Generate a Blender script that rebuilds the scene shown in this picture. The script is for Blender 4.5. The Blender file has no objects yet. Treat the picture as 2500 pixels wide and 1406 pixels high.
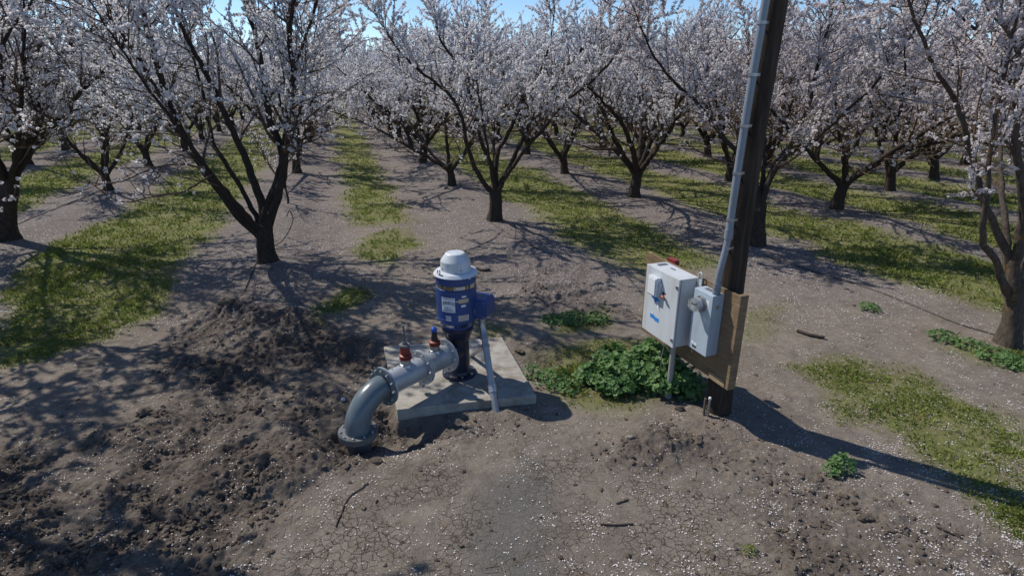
import bpy, math, random
import numpy as np
from mathutils import Vector, Matrix

S = bpy.context.scene
C = S.collection
PI = math.pi

# ------------------------------------------------------------------ camera
CAM_H = 4.0
F_PX = 1400.0
PITCH = math.atan((703 - 188) / F_PX)
cam_d = bpy.data.cameras.new("camera")
cam = bpy.data.objects.new("camera", cam_d); C.objects.link(cam)
cam.location = (0, 0, CAM_H)
cam.rotation_euler = (PI / 2 - PITCH, 0, 0)
cam_d.sensor_width = 36
cam_d.lens = 36 * F_PX / 2500
cam_d.clip_end = 2000
S.camera = cam

# ------------------------------------------------------------------ light
SUN_EL = math.radians(49)
SUN_AZ = math.radians(302)
w = bpy.data.worlds.new("World"); S.world = w; w.use_nodes = True
nt = w.node_tree
sky = nt.nodes.new("ShaderNodeTexSky"); sky.sky_type = 'NISHITA'; sky.sun_disc = False
sky.sun_elevation = SUN_EL; sky.sun_rotation = SUN_AZ
sky.air_density = 0.75; sky.dust_density = 0.0; sky.ozone_density = 3.0; sky.altitude = 400
bg = nt.nodes["Background"]; bg.inputs[1].default_value = 0.098
hs = nt.nodes.new("ShaderNodeHueSaturation"); hs.inputs["Saturation"].default_value = 1.08
nt.links.new(sky.outputs[0], hs.inputs["Color"]); nt.links.new(hs.outputs[0], bg.inputs[0])
sun_d = bpy.data.lights.new("sun", 'SUN'); sun_d.energy = 3.2; sun_d.angle = math.radians(0.55)
sun_d.color = (1.0, 0.935, 0.83)
sun = bpy.data.objects.new("sun", sun_d); C.objects.link(sun)
to_sun = Vector((math.sin(SUN_AZ) * math.cos(SUN_EL), math.cos(SUN_AZ) * math.cos(SUN_EL), math.sin(SUN_EL)))
sun.rotation_euler = (-to_sun).to_track_quat('-Z', 'Y').to_euler()
sun.location = to_sun * 40
S.view_settings.view_transform = 'Standard'; S.view_settings.look = 'None'
S.view_settings.exposure = 0.55; S.view_settings.gamma = 1.0
S.cycles.max_bounces = 6; S.cycles.diffuse_bounces = 3; S.cycles.transmission_bounces = 4
S.cycles.transparent_max_bounces = 6

# ------------------------------------------------------------------ survey helpers
CP, SP = math.cos(PITCH), math.sin(PITCH)
def ray(px, py):
    x = (px - 1250) / F_PX; y = -(py - 703) / F_PX
    return np.array([x, CP + y * SP, -SP + y * CP])
def gp(px, py, z=0.0):
    r = ray(px, py); t = (z - CAM_H) / r[2]
    return np.array([r[0] * t, r[1] * t])
def at_y(px, py, Y):
    r = ray(px, py); t = Y / r[1]
    return np.array([r[0] * t, Y, CAM_H + r[2] * t])

ROW_AZ = math.radians(-16.8)
U = np.array([math.sin(ROW_AZ), math.cos(ROW_AZ)])
V = np.array([math.cos(ROW_AZ), -math.sin(ROW_AZ)])
def rowpt(al, ac): return U * al + V * ac

# ------------------------------------------------------------------ numpy noise
def _hash(ix, iy, seed):
    h = (ix.astype(np.int64) * 374761393 + iy.astype(np.int64) * 668265263 + seed * 1442695041) & 0xFFFFFFFF
    h = ((h ^ (h >> 13)) * 1274126177) & 0xFFFFFFFF
    h = ((h ^ (h >> 16)) * 2246822519) & 0xFFFFFFFF
    return ((h ^ (h >> 15)) & 0xFFFFFF) / float(0xFFFFFF)
def vnoise(x, y, scale, seed=0):
    x = x / scale; y = y / scale
    ix = np.floor(x); iy = np.floor(y); fx = x - ix; fy = y - iy
    fx = fx * fx * fx * (fx * (fx * 6 - 15) + 10); fy = fy * fy * fy * (fy * (fy * 6 - 15) + 10)
    a = _hash(ix, iy, seed); b = _hash(ix + 1, iy, seed)
    c = _hash(ix, iy + 1, seed); d = _hash(ix + 1, iy + 1, seed)
    return (a + (b - a) * fx) * (1 - fy) + (c + (d - c) * fx) * fy
def fbm(x, y, scale, seed=0, octaves=4, gain=0.5):
    s = 0; a = 1; t = 0
    for o in range(octaves):
        ca, sa = math.cos(o * 0.7 + .3), math.sin(o * 0.7 + .3)
        s = s + a * vnoise(x * ca - y * sa + o * 17.3, x * sa + y * ca - o * 9.1, scale / 2 ** o, seed + o)
        t += a; a *= gain
    return s / t
def worley(x, y, scale, seed=0):
    x = x / scale; y = y / scale
    ix = np.floor(x); iy = np.floor(y)
    d1 = np.full(x.shape, 9.0)
    for i in (-1, 0, 1):
        for j in (-1, 0, 1):
            cx = ix + i; cy = iy + j
            px = cx + _hash(cx, cy, seed); py = cy + _hash(cx, cy, seed + 7)
            r = 0.55 + 0.6 * _hash(cx, cy, seed + 13)
            d1 = np.minimum(d1, ((x - px) ** 2 + (y - py) ** 2) / (r * r))
    return d1
def sstep(a, b, x):
    t = np.clip((x - a) / (b - a), 0, 1); return t * t * (3 - 2 * t)
def poly_sd(x, y, P):
    P = np.asarray(P, float); n = len(P)
    d = np.full(x.shape, 1e9); ins = np.zeros(x.shape, bool)
    for i in range(n):
        ax, ay = P[i]; bx, by = P[(i + 1) % n]
        ex, ey = bx - ax, by - ay
        t = np.clip(((x - ax) * ex + (y - ay) * ey) / (ex * ex + ey * ey + 1e-12), 0, 1)
        d = np.minimum(d, (x - ax - t * ex) ** 2 + (y - ay - t * ey) ** 2)
        if abs(ey) > 1e-9:
            c = ((ay > y) != (by > y)) & (x < ex * (y - ay) / ey + ax)
            ins ^= c
    d = np.sqrt(d)
    return np.where(ins, -d, d)
def G(*pts): return [tuple(gp(a, b)) for a, b in pts]

# surveyed outlines of the ground cover, soil heaps and dried mud (metres on the ground)
GRASS = [
    (G((0, 690), (120, 600), (300, 525), (430, 450), (580, 420), (575, 510), (490, 610), (430, 690), (380, 770), (230, 840), (100, 870), (0, 890)), 1.0),
    (G((1930, 900), (2060, 865), (2240, 905), (2400, 985), (2560, 1070), (2560, 1360), (2400, 1230), (2200, 1100), (2050, 1000)), .95),
    (G((2280, 812), (2400, 850), (2520, 870), (2520, 912), (2380, 884), (2290, 848)), 1.0),
    (G((1270, 860), (1400, 840), (1560, 830), (1660, 960), (1560, 1005), (1440, 1000), (1330, 975)), .9),
    (G((1330, 772), (1480, 760), (1500, 800), (1350, 812)), 1.0),
    (G((765, 745), (830, 698), (915, 708), (850, 762), (780, 792)), .9),
    (G((1160, 785), (1240, 795), (1240, 822), (1150, 818)), .8),
    (G((885, 640), (870, 580), (1000, 560), (1035, 600), (970, 650)), .9),
    (G((1780, 760), (1900, 740), (1900, 830), (1820, 830)), .45),
    (G((0, 830), (140, 850), (100, 880), (0, 895)), .8),
]
CLOD = [
    (G((480, 765), (610, 725), (760, 755), (900, 830), (930, 880), (955, 1000), (975, 1060), (860, 1130), (740, 1180), (690, 1260), (640, 1460), (-200, 1460), (-100, 1080), (250, 1050), (330, 1000), (380, 900), (430, 800)), 1.0),
    (G((1225, 665), (1400, 655), (1460, 720), (1600, 790), (1480, 785), (1300, 750)), .75),
    (G((1250, 825), (1420, 830), (1420, 870), (1270, 880)), .6),
    (G((950, 1020), (1300, 1010), (1300, 1050), (1150, 1085), (1000, 1110)), .7),
    (G((1440, 1120), (1560, 1060), (1690, 1010), (1790, 1060), (1900, 1130), (2100, 1180), (2300, 1300), (2480, 1350), (2560, 1460), (1980, 1460), (1900, 1280), (1750, 1200), (1500, 1165)), .8),
    (G((1380, 1075), (1440, 1080), (1500, 1180), (1430, 1180)), .6),
]
CRACK = [(G((840, 1200), (1000, 1120), (1300, 1080), (1600, 1180), (1850, 1250), (1920, 1460), (640, 1460), (760, 1300)), 1.0)]
WET = [(G((1110, 1170), (1280, 1110), (1410, 1190), (1460, 1460), (1040, 1460)), 1.0)]
PAD = [(-1.97, 7.95), (-.16, 8.30), (.32, 6.51), (-1.43, 6.17)]
ELB = np.array([-1.80, 5.74])

def zones(x, y):
    wx = x + (fbm(x, y, .9, 51, 4) - .5) * .75; wy = y + (fbm(x, y, .9, 77, 4) - .5) * .75
    al = x * U[0] + y * U[1]; ac = x * V[0] + y * V[1]
    acw = ac + (fbm(x, y, 1.6, 31, 3) - .5) * 1.3
    g = np.zeros(x.shape); c = np.zeros(x.shape); k = np.zeros(x.shape); wt = np.zeros(x.shape)
    near = (x > -18) & (x < 13) & (y > 1) & (y < 22)
    xi, yi, wxi, wyi = x[near], y[near], wx[near], wy[near]
    gi = np.zeros(xi.shape); ci = gi.copy(); ki = gi.copy(); wi = gi.copy()
    for P, s in GRASS: gi = np.maximum(gi, s * sstep(.26, -.34, poly_sd(wxi, wyi, P)))
    cvar = .42 + .58 * sstep(.34, .54, fbm(xi, yi, .85, 121, 3))
    for P, s in CLOD: ci = np.maximum(ci, s * sstep(.34, -.45, poly_sd(wxi, wyi, P)))
    for P, s in CRACK: ki = np.maximum(ki, s * sstep(.1, -.35, poly_sd(wxi, wyi, P)))
    for P, s in WET: wi = np.maximum(wi, s * sstep(.15, -.4, poly_sd(wxi, wyi, P)))
    g[near] = gi; c[near] = ci * cvar; k[near] = ki; wt[near] = wi
    # mown strips between the tree rows
    for cen, half, a0 in ((1.05, .95, 16.5), (-4.95, 1.55, 21), (-11.4, 1.6, 12), (-17.6, 1.6, 8), (-23.8, 1.6, 8), (7.0, 1.45, 10.5), (12.5, 1.45, 6), (17.1, 1.35, 5), (21.4, 1.35, 5), (26.5, 1.2, 5), (32, 1.2, 5), (38, 1.2, 5), (44, 1.2, 5), (50, 1.2, 5)):
        st = sstep(half + .45, half - .55, np.abs(acw - cen)) * sstep(a0 - .7, a0 + .7, al)
        g = np.maximum(g, st)
    patch = fbm(x, y, .8, 91, 4)
    g = np.clip(g * sstep(.16, .38, patch + .16 * g), 0, 1)
    # litter under the crowns
    lit = np.zeros(x.shape)
    for cen in (-14.5, -8.2, -1.7, 4.15, 9.8, 14.9, 19.1, 23.4, 29, 35, 41):
        lit = np.maximum(lit, np.exp(-((ac - cen) / 1.9) ** 2))
    lit *= sstep(8.5, 13, al + .25 * ac)
    lit = np.clip(lit * (1 - g) + .25, 0, 1)
    return g, c * (1 - .6 * g), k, wt, lit, al, ac

def height(x, y, Z=None):
    x = np.asarray(x, float); y = np.asarray(y, float)
    g, c, k, wt, lit, al, ac = zones(x, y) if Z is None else Z
    h = np.zeros(x.shape)
    for cen in (-14.5, -8.2, -1.7, 4.15, 9.8, 14.9, 19.1, 23.4, 29, 35):
        h += .10 * np.exp(-((ac - cen) / .9) ** 2) * sstep(9, 12, al)
    h += (fbm(x, y, 2.5, 3, 3) - .5) * .10 * sstep(3, 12, np.hypot(x, y - 6) + 2)
    h += (fbm(x, y, .35, 5, 4) - .5) * .030
    for ct in (-.75, 2.5):
        h -= .035 * np.exp(-((ac - ct) / .3) ** 2) * sstep(12, 15, al)
    n = (x > -9) & (x < 9) & (y > 1) & (y < 19)
    xi, yi = x[n], y[n]
    w1 = np.clip(1 - worley(xi + (fbm(xi, yi, .2, 8, 2) - .5) * .12, yi, .19, 11), 0, 1) ** .6
    w2 = np.clip(1 - worley(xi, yi + (fbm(xi, yi, .1, 9, 2) - .5) * .06, .085, 23), 0, 1) ** .6
    w3 = np.clip(1 - worley(xi, yi, .040, 29), 0, 1) ** .7
    big = fbm(xi, yi, .55, 15, 3)
    sel = sstep(.42, .62, fbm(xi, yi, .4, 19, 3))
    w4 = np.abs(fbm(xi, yi, .075, 88, 4) - .5) * 2
    cl = w1 * .085 * sel + w2 * .042 * (.45 + .55 * sstep(.4, .6, fbm(xi, yi, .3, 33, 2))) + w3 * .024 + (fbm(xi, yi, .14, 87, 5, .68) - .5) * .13 - w4 * .026
    cl += (big - .5) * .20 - .055
    h[n] += c[n] * cl
    h[n] += (1 - c[n]) * (1 - k[n]) * (w3 * .005 + w2 * .006 * sstep(.5, .7, big))
    # heap of spoil left of the pump, hollow under the elbow, dip right of the slab
    def bump(cx, cy, rx, ry, a):
        h[n] += a * np.exp(-(((xi - cx) / rx) ** 2 + ((yi - cy) / ry) ** 2))
    bump(-2.4, 5.1, .5, .4, .05)
    bump(ELB[0], ELB[1] + .02, .42, .34, -.17)
    bump(-1.35, 5.98, .42, .30, -.22)
    bump(-.62, 5.95, .45, .22, -.02)
    bump(.55, 7.7, .38, .25, -.16)
    bump(-3.9, 10.2, .7, .35, -.12)
    bump(1.95, 5.6, .9, .35, .07)
    bump(3.1, 4.0, .8, .5, .05)
    bump(2.55, 6.0, .25, .2, .03)
    bump(.25, 9.9, .9, .6, .09)
    bump(.6, 8.9, .5, .3, .05)
    # tyre lug prints, dried
    for (ax_, ay_), (bx_, by_), wd_, sk in ((gp(-20, 842), gp(290, 806), .30, .9), (gp(236, 872), gp(140, 985), .26, .2), (gp(20, 800), gp(330, 770), .26, -.9)):
        L_ = math.hypot(bx_ - ax_, by_ - ay_); ux, uy = (bx_ - ax_) / L_, (by_ - ay_) / L_
        t_ = (xi - ax_) * ux + (yi - ay_) * uy; q_ = -(xi - ax_) * uy + (yi - ay_) * ux
        m_ = sstep(wd_, wd_ - .06, np.abs(q_)) * sstep(-.1, .1, t_) * sstep(L_ + .1, L_ - .1, t_) * sstep(.3, .5, fbm(xi, yi, .3, 111, 2))
        h[n] += m_ * .016 * np.tanh(3 * np.sin((t_ + sk * np.abs(q_)) * 2 * PI / .13))
    rut = poly_sd(xi, yi, G((835, 560), (828, 640), (812, 560)))
    h[n] -= .02 * sstep(.12, 0, rut)
    # flat below the slab
    ps = poly_sd(xi, yi, PAD)
    h[n] = np.where(ps < .1, h[n] * sstep(-.05, .12, ps) , h[n])
    return h
def H(x, y): return float(height(np.array([float(x)]), np.array([float(y)]))[0])

# ------------------------------------------------------------------ materials
def newmat(name):
    m = bpy.data.materials.new(name); m.use_nodes = True
    return m, m.node_tree.nodes, m.node_tree.links, m.node_tree.nodes["Principled BSDF"]
def ramp(N, stops):
    r = N.new("ShaderNodeValToRGB"); e = r.color_ramp.elements
    while len(e) < len(stops): e.new(.5)
    for i, (p, c) in enumerate(stops): e[i].position = p; e[i].color = (*c, 1)
    return r
def noise_n(N, L, scale, detail=4, rough=.55, vec=None, dist=0):
    n = N.new("ShaderNodeTexNoise"); n.inputs["Scale"].default_value = scale
    n.inputs["Detail"].default_value = detail; n.inputs["Roughness"].default_value = rough
    n.inputs["Distortion"].default_value = dist
    if vec is not None: L.new(vec, n.inputs["Vector"])
    return n
def mix(N, L, f, a, b, mode='MIX'):
    m = N.new("ShaderNodeMix"); m.data_type = 'RGBA'; m.blend_type = mode
    for sock, v in ((m.inputs[0], f), (m.inputs[6], a), (m.inputs[7], b)):
        if hasattr(v, 'is_output'): L.new(v, sock)
        elif isinstance(v, (int, float)): sock.default_value = v
        else: sock.default_value = (*v, 1)
    return m.outputs[2]
def math_n(N, L, op, a, b=0.0, c=None):
    m = N.new("ShaderNodeMath"); m.operation = op
    for i, v in enumerate((a, b, c)):
        if v is None: continue
        if hasattr(v, 'is_output'): L.new(v, m.inputs[i])
        else: m.inputs[i].default_value = v
    return m.outputs[0]

def simple(name, col, rough=.6, metal=0., var=.12, scale=8, bump=0., bscale=60, spec=.5, dirt=None, dirt_amt=.35, streak=False):
    m, N, L, B = newmat(name)
    tc = N.new("ShaderNodeTexCoord"); v = tc.outputs["Object"]
    n = noise_n(N, L, scale, 5, .6, v)
    lo = tuple(max(0, c * (1 - var)) for c in col); hi = tuple(min(1, c * (1 + var)) for c in col)
    r = ramp(N, [(.3, lo), (.7, hi)]); L.new(n.outputs[0], r.inputs[0]); out = r.outputs[0]
    if dirt:
        v2 = v
        if streak:
            mp = N.new("ShaderNodeMapping"); mp.inputs["Scale"].default_value = (3, 3, .35); L.new(v, mp.inputs[0]); v2 = mp.outputs[0]
        n2 = noise_n(N, L, scale * .6, 8, .7, v2, .4)
        rr = ramp(N, [(.46, (0, 0, 0)), (.66, (1, 1, 1))]); L.new(n2.outputs[0], rr.inputs[0])
        out = mix(N, L, math_n(N, L, 'MULTIPLY', rr.outputs[0], dirt_amt), out, dirt)
    L.new(out, B.inputs["Base Color"])
    B.inputs["Roughness"].default_value = rough; B.inputs["Metallic"].default_value = metal
    B.inputs["Specular IOR Level"].default_value = spec
    rn = ramp(N, [(.3, (rough * .8,) * 3), (.7, (min(1, rough * 1.2),) * 3)]); L.new(n.outputs[0], rn.inputs[0])
    L.new(rn.outputs[0], B.inputs["Roughness"])
    if bump:
        nb = noise_n(N, L, bscale, 4, .6, v); b = N.new("ShaderNodeBump")
        b.inputs["Strength"].default_value = bump; b.inputs["Distance"].default_value = .01
        L.new(nb.outputs[0], b.inputs["Height"]); L.new(b.outputs[0], B.inputs["Normal"])
    return m

def ground_material():
    m, N, L, B = newmat("orchard_soil")
    tc = N.new("ShaderNodeTexCoord"); v = tc.outputs["Object"]
    A = N.new("ShaderNodeVertexColor"); A.layer_name = "cover"
    sep = N.new("ShaderNodeSeparateColor"); L.new(A.outputs[0], sep.inputs[0])
    A2 = N.new("ShaderNodeVertexColor"); A2.layer_name = "surface"
    sep2 = N.new("ShaderNodeSeparateColor"); L.new(A2.outputs[0], sep2.inputs[0])
    grass, clod, crack = sep.outputs[0], sep.outputs[1], sep.outputs[2]
    wet, litter = sep2.outputs[0], sep2.outputs[1]
    big = noise_n(N, L, .9, 6, .6, v); mid = noise_n(N, L, 5, 6, .65, v); fine = noise_n(N, L, 45, 5, .7, v)
    r1 = ramp(N, [(.3, (.180, .156, .130)), (.5, (.245, .215, .182)), (.72, (.315, .282, .243))]); L.new(mid.outputs[0], r1.inputs[0])
    r2 = ramp(N, [(.3, (.72, .70, .68)), (.7, (1.12, 1.1, 1.08))]); L.new(big.outputs[0], r2.inputs[0])
    dry = mix(N, L, 1.0, r1.outputs[0], r2.outputs[0], 'MULTIPLY')
    rf = ramp(N, [(.3, (.72, .70, .68)), (.65, (1.15, 1.13, 1.1))]); L.new(fine.outputs[0], rf.inputs[0])
    dry = mix(N, L, .8, dry, rf.outputs[0], 'MULTIPLY')
    rc = ramp(N, [(.3, (.056, .046, .039)), (.55, (.106, .088, .074)), (.78, (.190, .163, .138))]); L.new(mid.outputs[0], rc.inputs[0])
    cl = mix(N, L, .7, rc.outputs[0], rf.outputs[0], 'MULTIPLY')
    col = mix(N, L, clod, dry, cl)
    # litter: bleached petals and old leaves
    ln = noise_n(N, L, 22, 6, .8, v); lr = ramp(N, [(.36, (.075, .062, .057)), (.52, (.150, .131, .129)), (.68, (.38, .35, .365))]); L.new(ln.outputs[0], lr.inputs[0])
    col = mix(N, L, math_n(N, L, 'MULTIPLY', litter, .74), col, lr.outputs[0])
    wc = mix(N, L, .6, (.150, .145, .138), rf.outputs[0], 'MULTIPLY')
    col = mix(N, L, math_n(N, L, 'MULTIPLY', wet, .85), col, wc)
    # cracks
    wv = N.new("ShaderNodeVectorMath"); wv.operation = 'ADD'
    dn = noise_n(N, L, 6, 5, .7, v); ds = N.new("ShaderNodeVectorMath"); ds.operation = 'SCALE'; ds.inputs[3].default_value = .12
    L.new(dn.outputs[1], ds.inputs[0]); L.new(v, wv.inputs[0]); L.new(ds.outputs[0], wv.inputs[1])
    vo = N.new("ShaderNodeTexVoronoi"); vo.feature = 'DISTANCE_TO_EDGE'; vo.inputs["Scale"].default_value = 12.5
    L.new(wv.outputs[0], vo.inputs["Vector"])
    vr = ramp(N, [(.007, (0, 0, 0)), (.042, (1, 1, 1))]); L.new(vo.outputs[0], vr.inputs[0])
    cm = noise_n(N, L, 1.6, 3, .6, v); cr = ramp(N, [(.42, (0, 0, 0)), (.58, (1, 1, 1))]); L.new(cm.outputs[0], cr.inputs[0])
    cmask = math_n(N, L, 'MULTIPLY', crack, cr.outputs[0])
    cmask = math_n(N, L, 'MULTIPLY', cmask, math_n(N, L, 'SUBTRACT', 1.0, math_n(N, L, 'MULTIPLY', wet, .8)))
    inv = math_n(N, L, 'SUBTRACT', 1.0, vr.outputs[0])
    ck = math_n(N, L, 'MULTIPLY', inv, cmask)
    col = mix(N, L, math_n(N, L, 'MULTIPLY', ck, .75), col, (.045, .036, .03))
    gn = noise_n(N, L, 14, 6, .75, v)
    gr = ramp(N, [(.30, (.075, .088, .022)), (.5, (.145, .172, .036)), (.72, (.235, .245, .060))]); L.new(gn.outputs[0], gr.inputs[0])
    gy = noise_n(N, L, 1.3, 4, .6, v); gyr = ramp(N, [(.42, (0, 0, 0)), (.65, (.7, .7, .7))]); L.new(gy.outputs[0], gyr.inputs[0])
    gcol = mix(N, L, gyr.outputs[0], gr.outputs[0], (.150, .135, .048))
    gpn = noise_n(N, L, 7, 6, .8, v); gpr = ramp(N, [(.32, (.25, .25, .25)), (.50, (1, 1, 1))]); L.new(gpn.outputs[0], gpr.inputs[0])
    gm = math_n(N, L, 'MULTIPLY', math_n(N, L, 'MULTIPLY', grass, .84), gpr.outputs[0])
    col = mix(N, L, gm, col, gcol)
    L.new(col, B.inputs["Base Color"])
    B.inputs["Roughness"].default_value = .95; B.inputs["Specular IOR Level"].default_value = .15
    hgt = math_n(N, L, 'ADD', math_n(N, L, 'MULTIPLY', fine.outputs[0], .55), math_n(N, L, 'MULTIPLY', mid.outputs[0], .5))
    hgt = math_n(N, L, 'SUBTRACT', hgt, math_n(N, L, 'MULTIPLY', ck, .9))
    hgt = math_n(N, L, 'ADD', hgt, math_n(N, L, 'MULTIPLY', noise_n(N, L, 110, 6, .75, v).outputs[0], .35))
    b = N.new("ShaderNodeBump"); b.inputs["Strength"].default_value = 1.0; b.inputs["Distance"].default_value = .034
    L.new(hgt, b.inputs["Height"]); L.new(b.outputs[0], B.inputs["Normal"])
    return m

def leafy(name, stops, trans=.35, rough=.6, nscale=3.0, spec=.3):
    m, N, L, B = newmat(name)
    out = N["Material Output"] if "Material Output" in N else N.get("Material Output")
    tc = N.new("ShaderNodeTexCoord"); oi = N.new("ShaderNodeObjectInfo")
    n = noise_n(N, L, nscale, 5, .75, tc.outputs["Object"])
    r = ramp(N, stops); L.new(n.outputs[0], r.inputs[0])
    L.new(r.outputs[0], B.inputs["Base Color"]); B.inputs["Roughness"].default_value = rough
    B.inputs["Specular IOR Level"].default_value = spec
    t = N.new("ShaderNodeBsdfTranslucent"); L.new(r.outputs[0], t.inputs[0])
    ms = N.new("ShaderNodeMixShader"); ms.inputs[0].default_value = trans
    L.new(B.outputs[0], ms.inputs[1]); L.new(t.outputs[0], ms.inputs[2]); L.new(ms.outputs[0], out.inputs[0])
    return m

def bark_material(name, lo, hi, moss=None):
    m, N, L, B = newmat(name)
    tc = N.new("ShaderNodeTexCoord"); v = tc.outputs["Object"]
    mp = N.new("ShaderNodeMapping"); mp.inputs["Scale"].default_value = (1, 1, .3); L.new(v, mp.inputs[0])
    n = noise_n(N, L, 26, 6, .7, mp.outputs[0], .3)
    r = ramp(N, [(.32, lo), (.7, hi)]); L.new(n.outputs[0], r.inputs[0]); col = r.outputs[0]
    if moss:
        n2 = noise_n(N, L, 3.5, 6, .7, v); rr = ramp(N, [(.60, (0, 0, 0)), (.68, (1, 1, 1))]); L.new(n2.outputs[0], rr.inputs[0])
        col = mix(N, L, rr.outputs[0], col, moss)
    L.new(col, B.inputs["Base Color"]); B.inputs["Roughness"].default_value = .9; B.inputs["Specular IOR Level"].default_value = .2
    b = N.new("ShaderNodeBump"); b.inputs["Strength"].default_value = .8; b.inputs["Distance"].default_value = .02
    L.new(n.outputs[0], b.inputs["Height"]); L.new(b.outputs[0], B.inputs["Normal"])
    return m

def wood_material(name, lo, hi, axis='X', scale=7, rough=.7):
    m, N, L, B = newmat(name)
    tc = N.new("ShaderNodeTexCoord"); v = tc.outputs["Object"]
    mp = N.new("ShaderNodeMapping"); L.new(v, mp.inputs[0])
    mp.inputs["Scale"].default_value = (1, 1, .08) if axis == 'Z' else (.25, .25, 3)
    n = noise_n(N, L, scale * 3, 6, .65, mp.outputs[0], .8)
    r = ramp(N, [(.3, lo), (.55, tuple((a + b) / 2 for a, b in zip(lo, hi))), (.72, hi)]); L.new(n.outputs[0], r.inputs[0])
    n2 = noise_n(N, L, 2, 4, .6, v); r2 = ramp(N, [(.3, (.75, .75, .75)), (.7, (1.1, 1.1, 1.1))]); L.new(n2.outputs[0], r2.inputs[0])
    L.new(mix(N, L, 1., r.outputs[0], r2.outputs[0], 'MULTIPLY'), B.inputs["Base Color"])
    B.inputs["Roughness"].default_value = rough; B.inputs["Specular IOR Level"].default_value = .25
    b = N.new("ShaderNodeBump"); b.inputs["Strength"].default_value = .5; b.inputs["Distance"].default_value = .01
    L.new(n.outputs[0], b.inputs["Height"]); L.new(b.outputs[0], B.inputs["Normal"])
    return m

M = {}
M['ground'] = ground_material()
M['bark'] = bark_material("almond_bark", (.022, .017, .014), (.070, .056, .047))
M['bark_moss'] = bark_material("mossy_almond_bark", (.038, .030, .024), (.13, .105, .085), (.19, .11, .02))
M['twig'] = simple("twig_bark", (.115, .080, .058), .9, var=.3, scale=3, spec=.15)
M['petal'] = leafy("almond_petals", [(.25, (.60, .57, .60)), (.5, (.82, .81, .83)), (.72, (.94, .93, .94))], .5, .7, 5)
M['petal_pink'] = leafy("pink_almond_petals", [(.25, (.54, .47, .46)), (.5, (.74, .69, .70)), (.72, (.90, .87, .86))], .5, .7, 5)
M['fallen'] = leafy("fallen_petals", [(.3, (.55, .50, .50)), (.6, (.78, .75, .76))], .15, .8, 9)
M['grass'] = leafy("grass_blades", [(.28, (.095, .130, .026)), (.5, (.175, .220, .045)), (.72, (.310, .310, .085))], .35, .6, 2.2)
M['mallow'] = leafy("mallow_leaves", [(.28, (.048, .115, .030)), (.5, (.100, .200, .055)), (.72, (.190, .290, .105))], .3, .5, 6, .4)
M['stem'] = simple("green_stem", (.10, .14, .05), .7)
M['concrete'] = simple("poured_concrete", (.35, .335, .305), .9, var=.12, scale=5, bump=.35, bscale=70, spec=.2, dirt=(.16, .135, .11), dirt_amt=.85)
M['blue'] = simple("navy_motor_paint", (.022, .060, .215), .40, var=.12, scale=6, bump=.06, dirt=(.06, .06, .09), dirt_amt=.3)
M['navy'] = simple("dark_navy_paint", (.008, .013, .040), .45, var=.15, scale=6, dirt=(.05, .045, .05), dirt_amt=.35)
M['hood'] = simple("pale_grey_hood_paint", (.56, .61, .67), .42, var=.04, scale=5, dirt=(.34, .32, .29), dirt_amt=.45, streak=True)
M['galv'] = simple("galvanised_steel", (.36, .38, .41), .36, .75, var=.14, scale=9, dirt=(.24, .22, .20), dirt_amt=.5)
M['pipe'] = simple("silver_pipe_paint", (.40, .43, .47), .38, .35, var=.07, scale=6, dirt=(.24, .22, .20), dirt_amt=.45)
M['elbow'] = simple("slate_blue_grey_gloss_paint", (.115, .150, .175), .27, .0, var=.06, scale=5, dirt=(.13, .12, .11), dirt_amt=.25)
M['flange'] = simple("grey_flange_paint", (.13, .14, .15), .5, .2, var=.15, scale=14, dirt=(.18, .15, .12), dirt_amt=.6)
M['bolt'] = simple("zinc_bolts", (.55, .56, .57), .35, .8, var=.15, scale=20)
M['red'] = simple("dark_red_fitting", (.21, .030, .022), .5, var=.2, scale=18)
M['redbright'] = simple("red_lever", (.45, .03, .05), .4)
M['bluecap'] = simple("bright_blue_cap", (.01, .07, .45), .35)
M['brass'] = simple("dull_gold_band", (.22, .19, .12), .4, .7, var=.35, scale=25)
M['white'] = simple("white_label", (.70, .73, .76), .6, var=.05)
M['tan_label'] = simple("tan_label", (.50, .40, .27), .6, var=.1)
M['silver_label'] = simple("silver_label", (.55, .56, .58), .3, .5, var=.2, scale=60)
M['text'] = simple("label_ink_blue", (.02, .06, .16), .6)
M['black'] = simple("black_plastic", (.012, .012, .014), .5)
M['hose'] = simple("black_drip_hose", (.03, .028, .027), .6, dirt=(.12, .10, .08), dirt_amt=.5)
M['cabinet'] = simple("light_grey_cabinet_paint", (.56, .60, .64), .45, var=.025, scale=3, bump=.03, dirt=(.40, .38, .35), dirt_amt=.4, streak=True)
M['meterbox'] = simple("pale_blue_grey_box_paint", (.38, .46, .54), .45, var=.03, scale=3, bump=.03, dirt=(.28, .29, .29), dirt_amt=.4, streak=True)
M['gasket'] = simple("dark_door_gasket", (.05, .055, .06), .7)
M['tape'] = simple("blue_masking_tape", (.02, .22, .60), .7, var=.06)
M['pvc'] = simple("grey_pvc_conduit", (.21, .25, .30), .42, var=.08, scale=4, dirt=(.16, .15, .14), dirt_amt=.4)
M['pvc_pale'] = simple("weathered_grey_conduit", (.30, .31, .31), .5, var=.1, scale=5, dirt=(.2, .17, .14), dirt_amt=.5)
M['pole'] = wood_material("creosoted_pole_wood", (.018, .013, .010), (.085, .064, .050), 'Z', 5, .85)
M['board'] = wood_material("plywood_board", (.15, .10, .058), (.31, .225, .14), 'X', 5)
M['batten'] = wood_material("pale_timber", (.25, .18, .11), (.43, .33, .21), 'X', 6)
M['stake'] = wood_material("weathered_stake", (.07, .055, .045), (.17, .14, .115), 'Z', 8)
M['stick'] = simple("dead_stick", (.055, .042, .034), .9, var=.3, scale=15)
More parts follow.
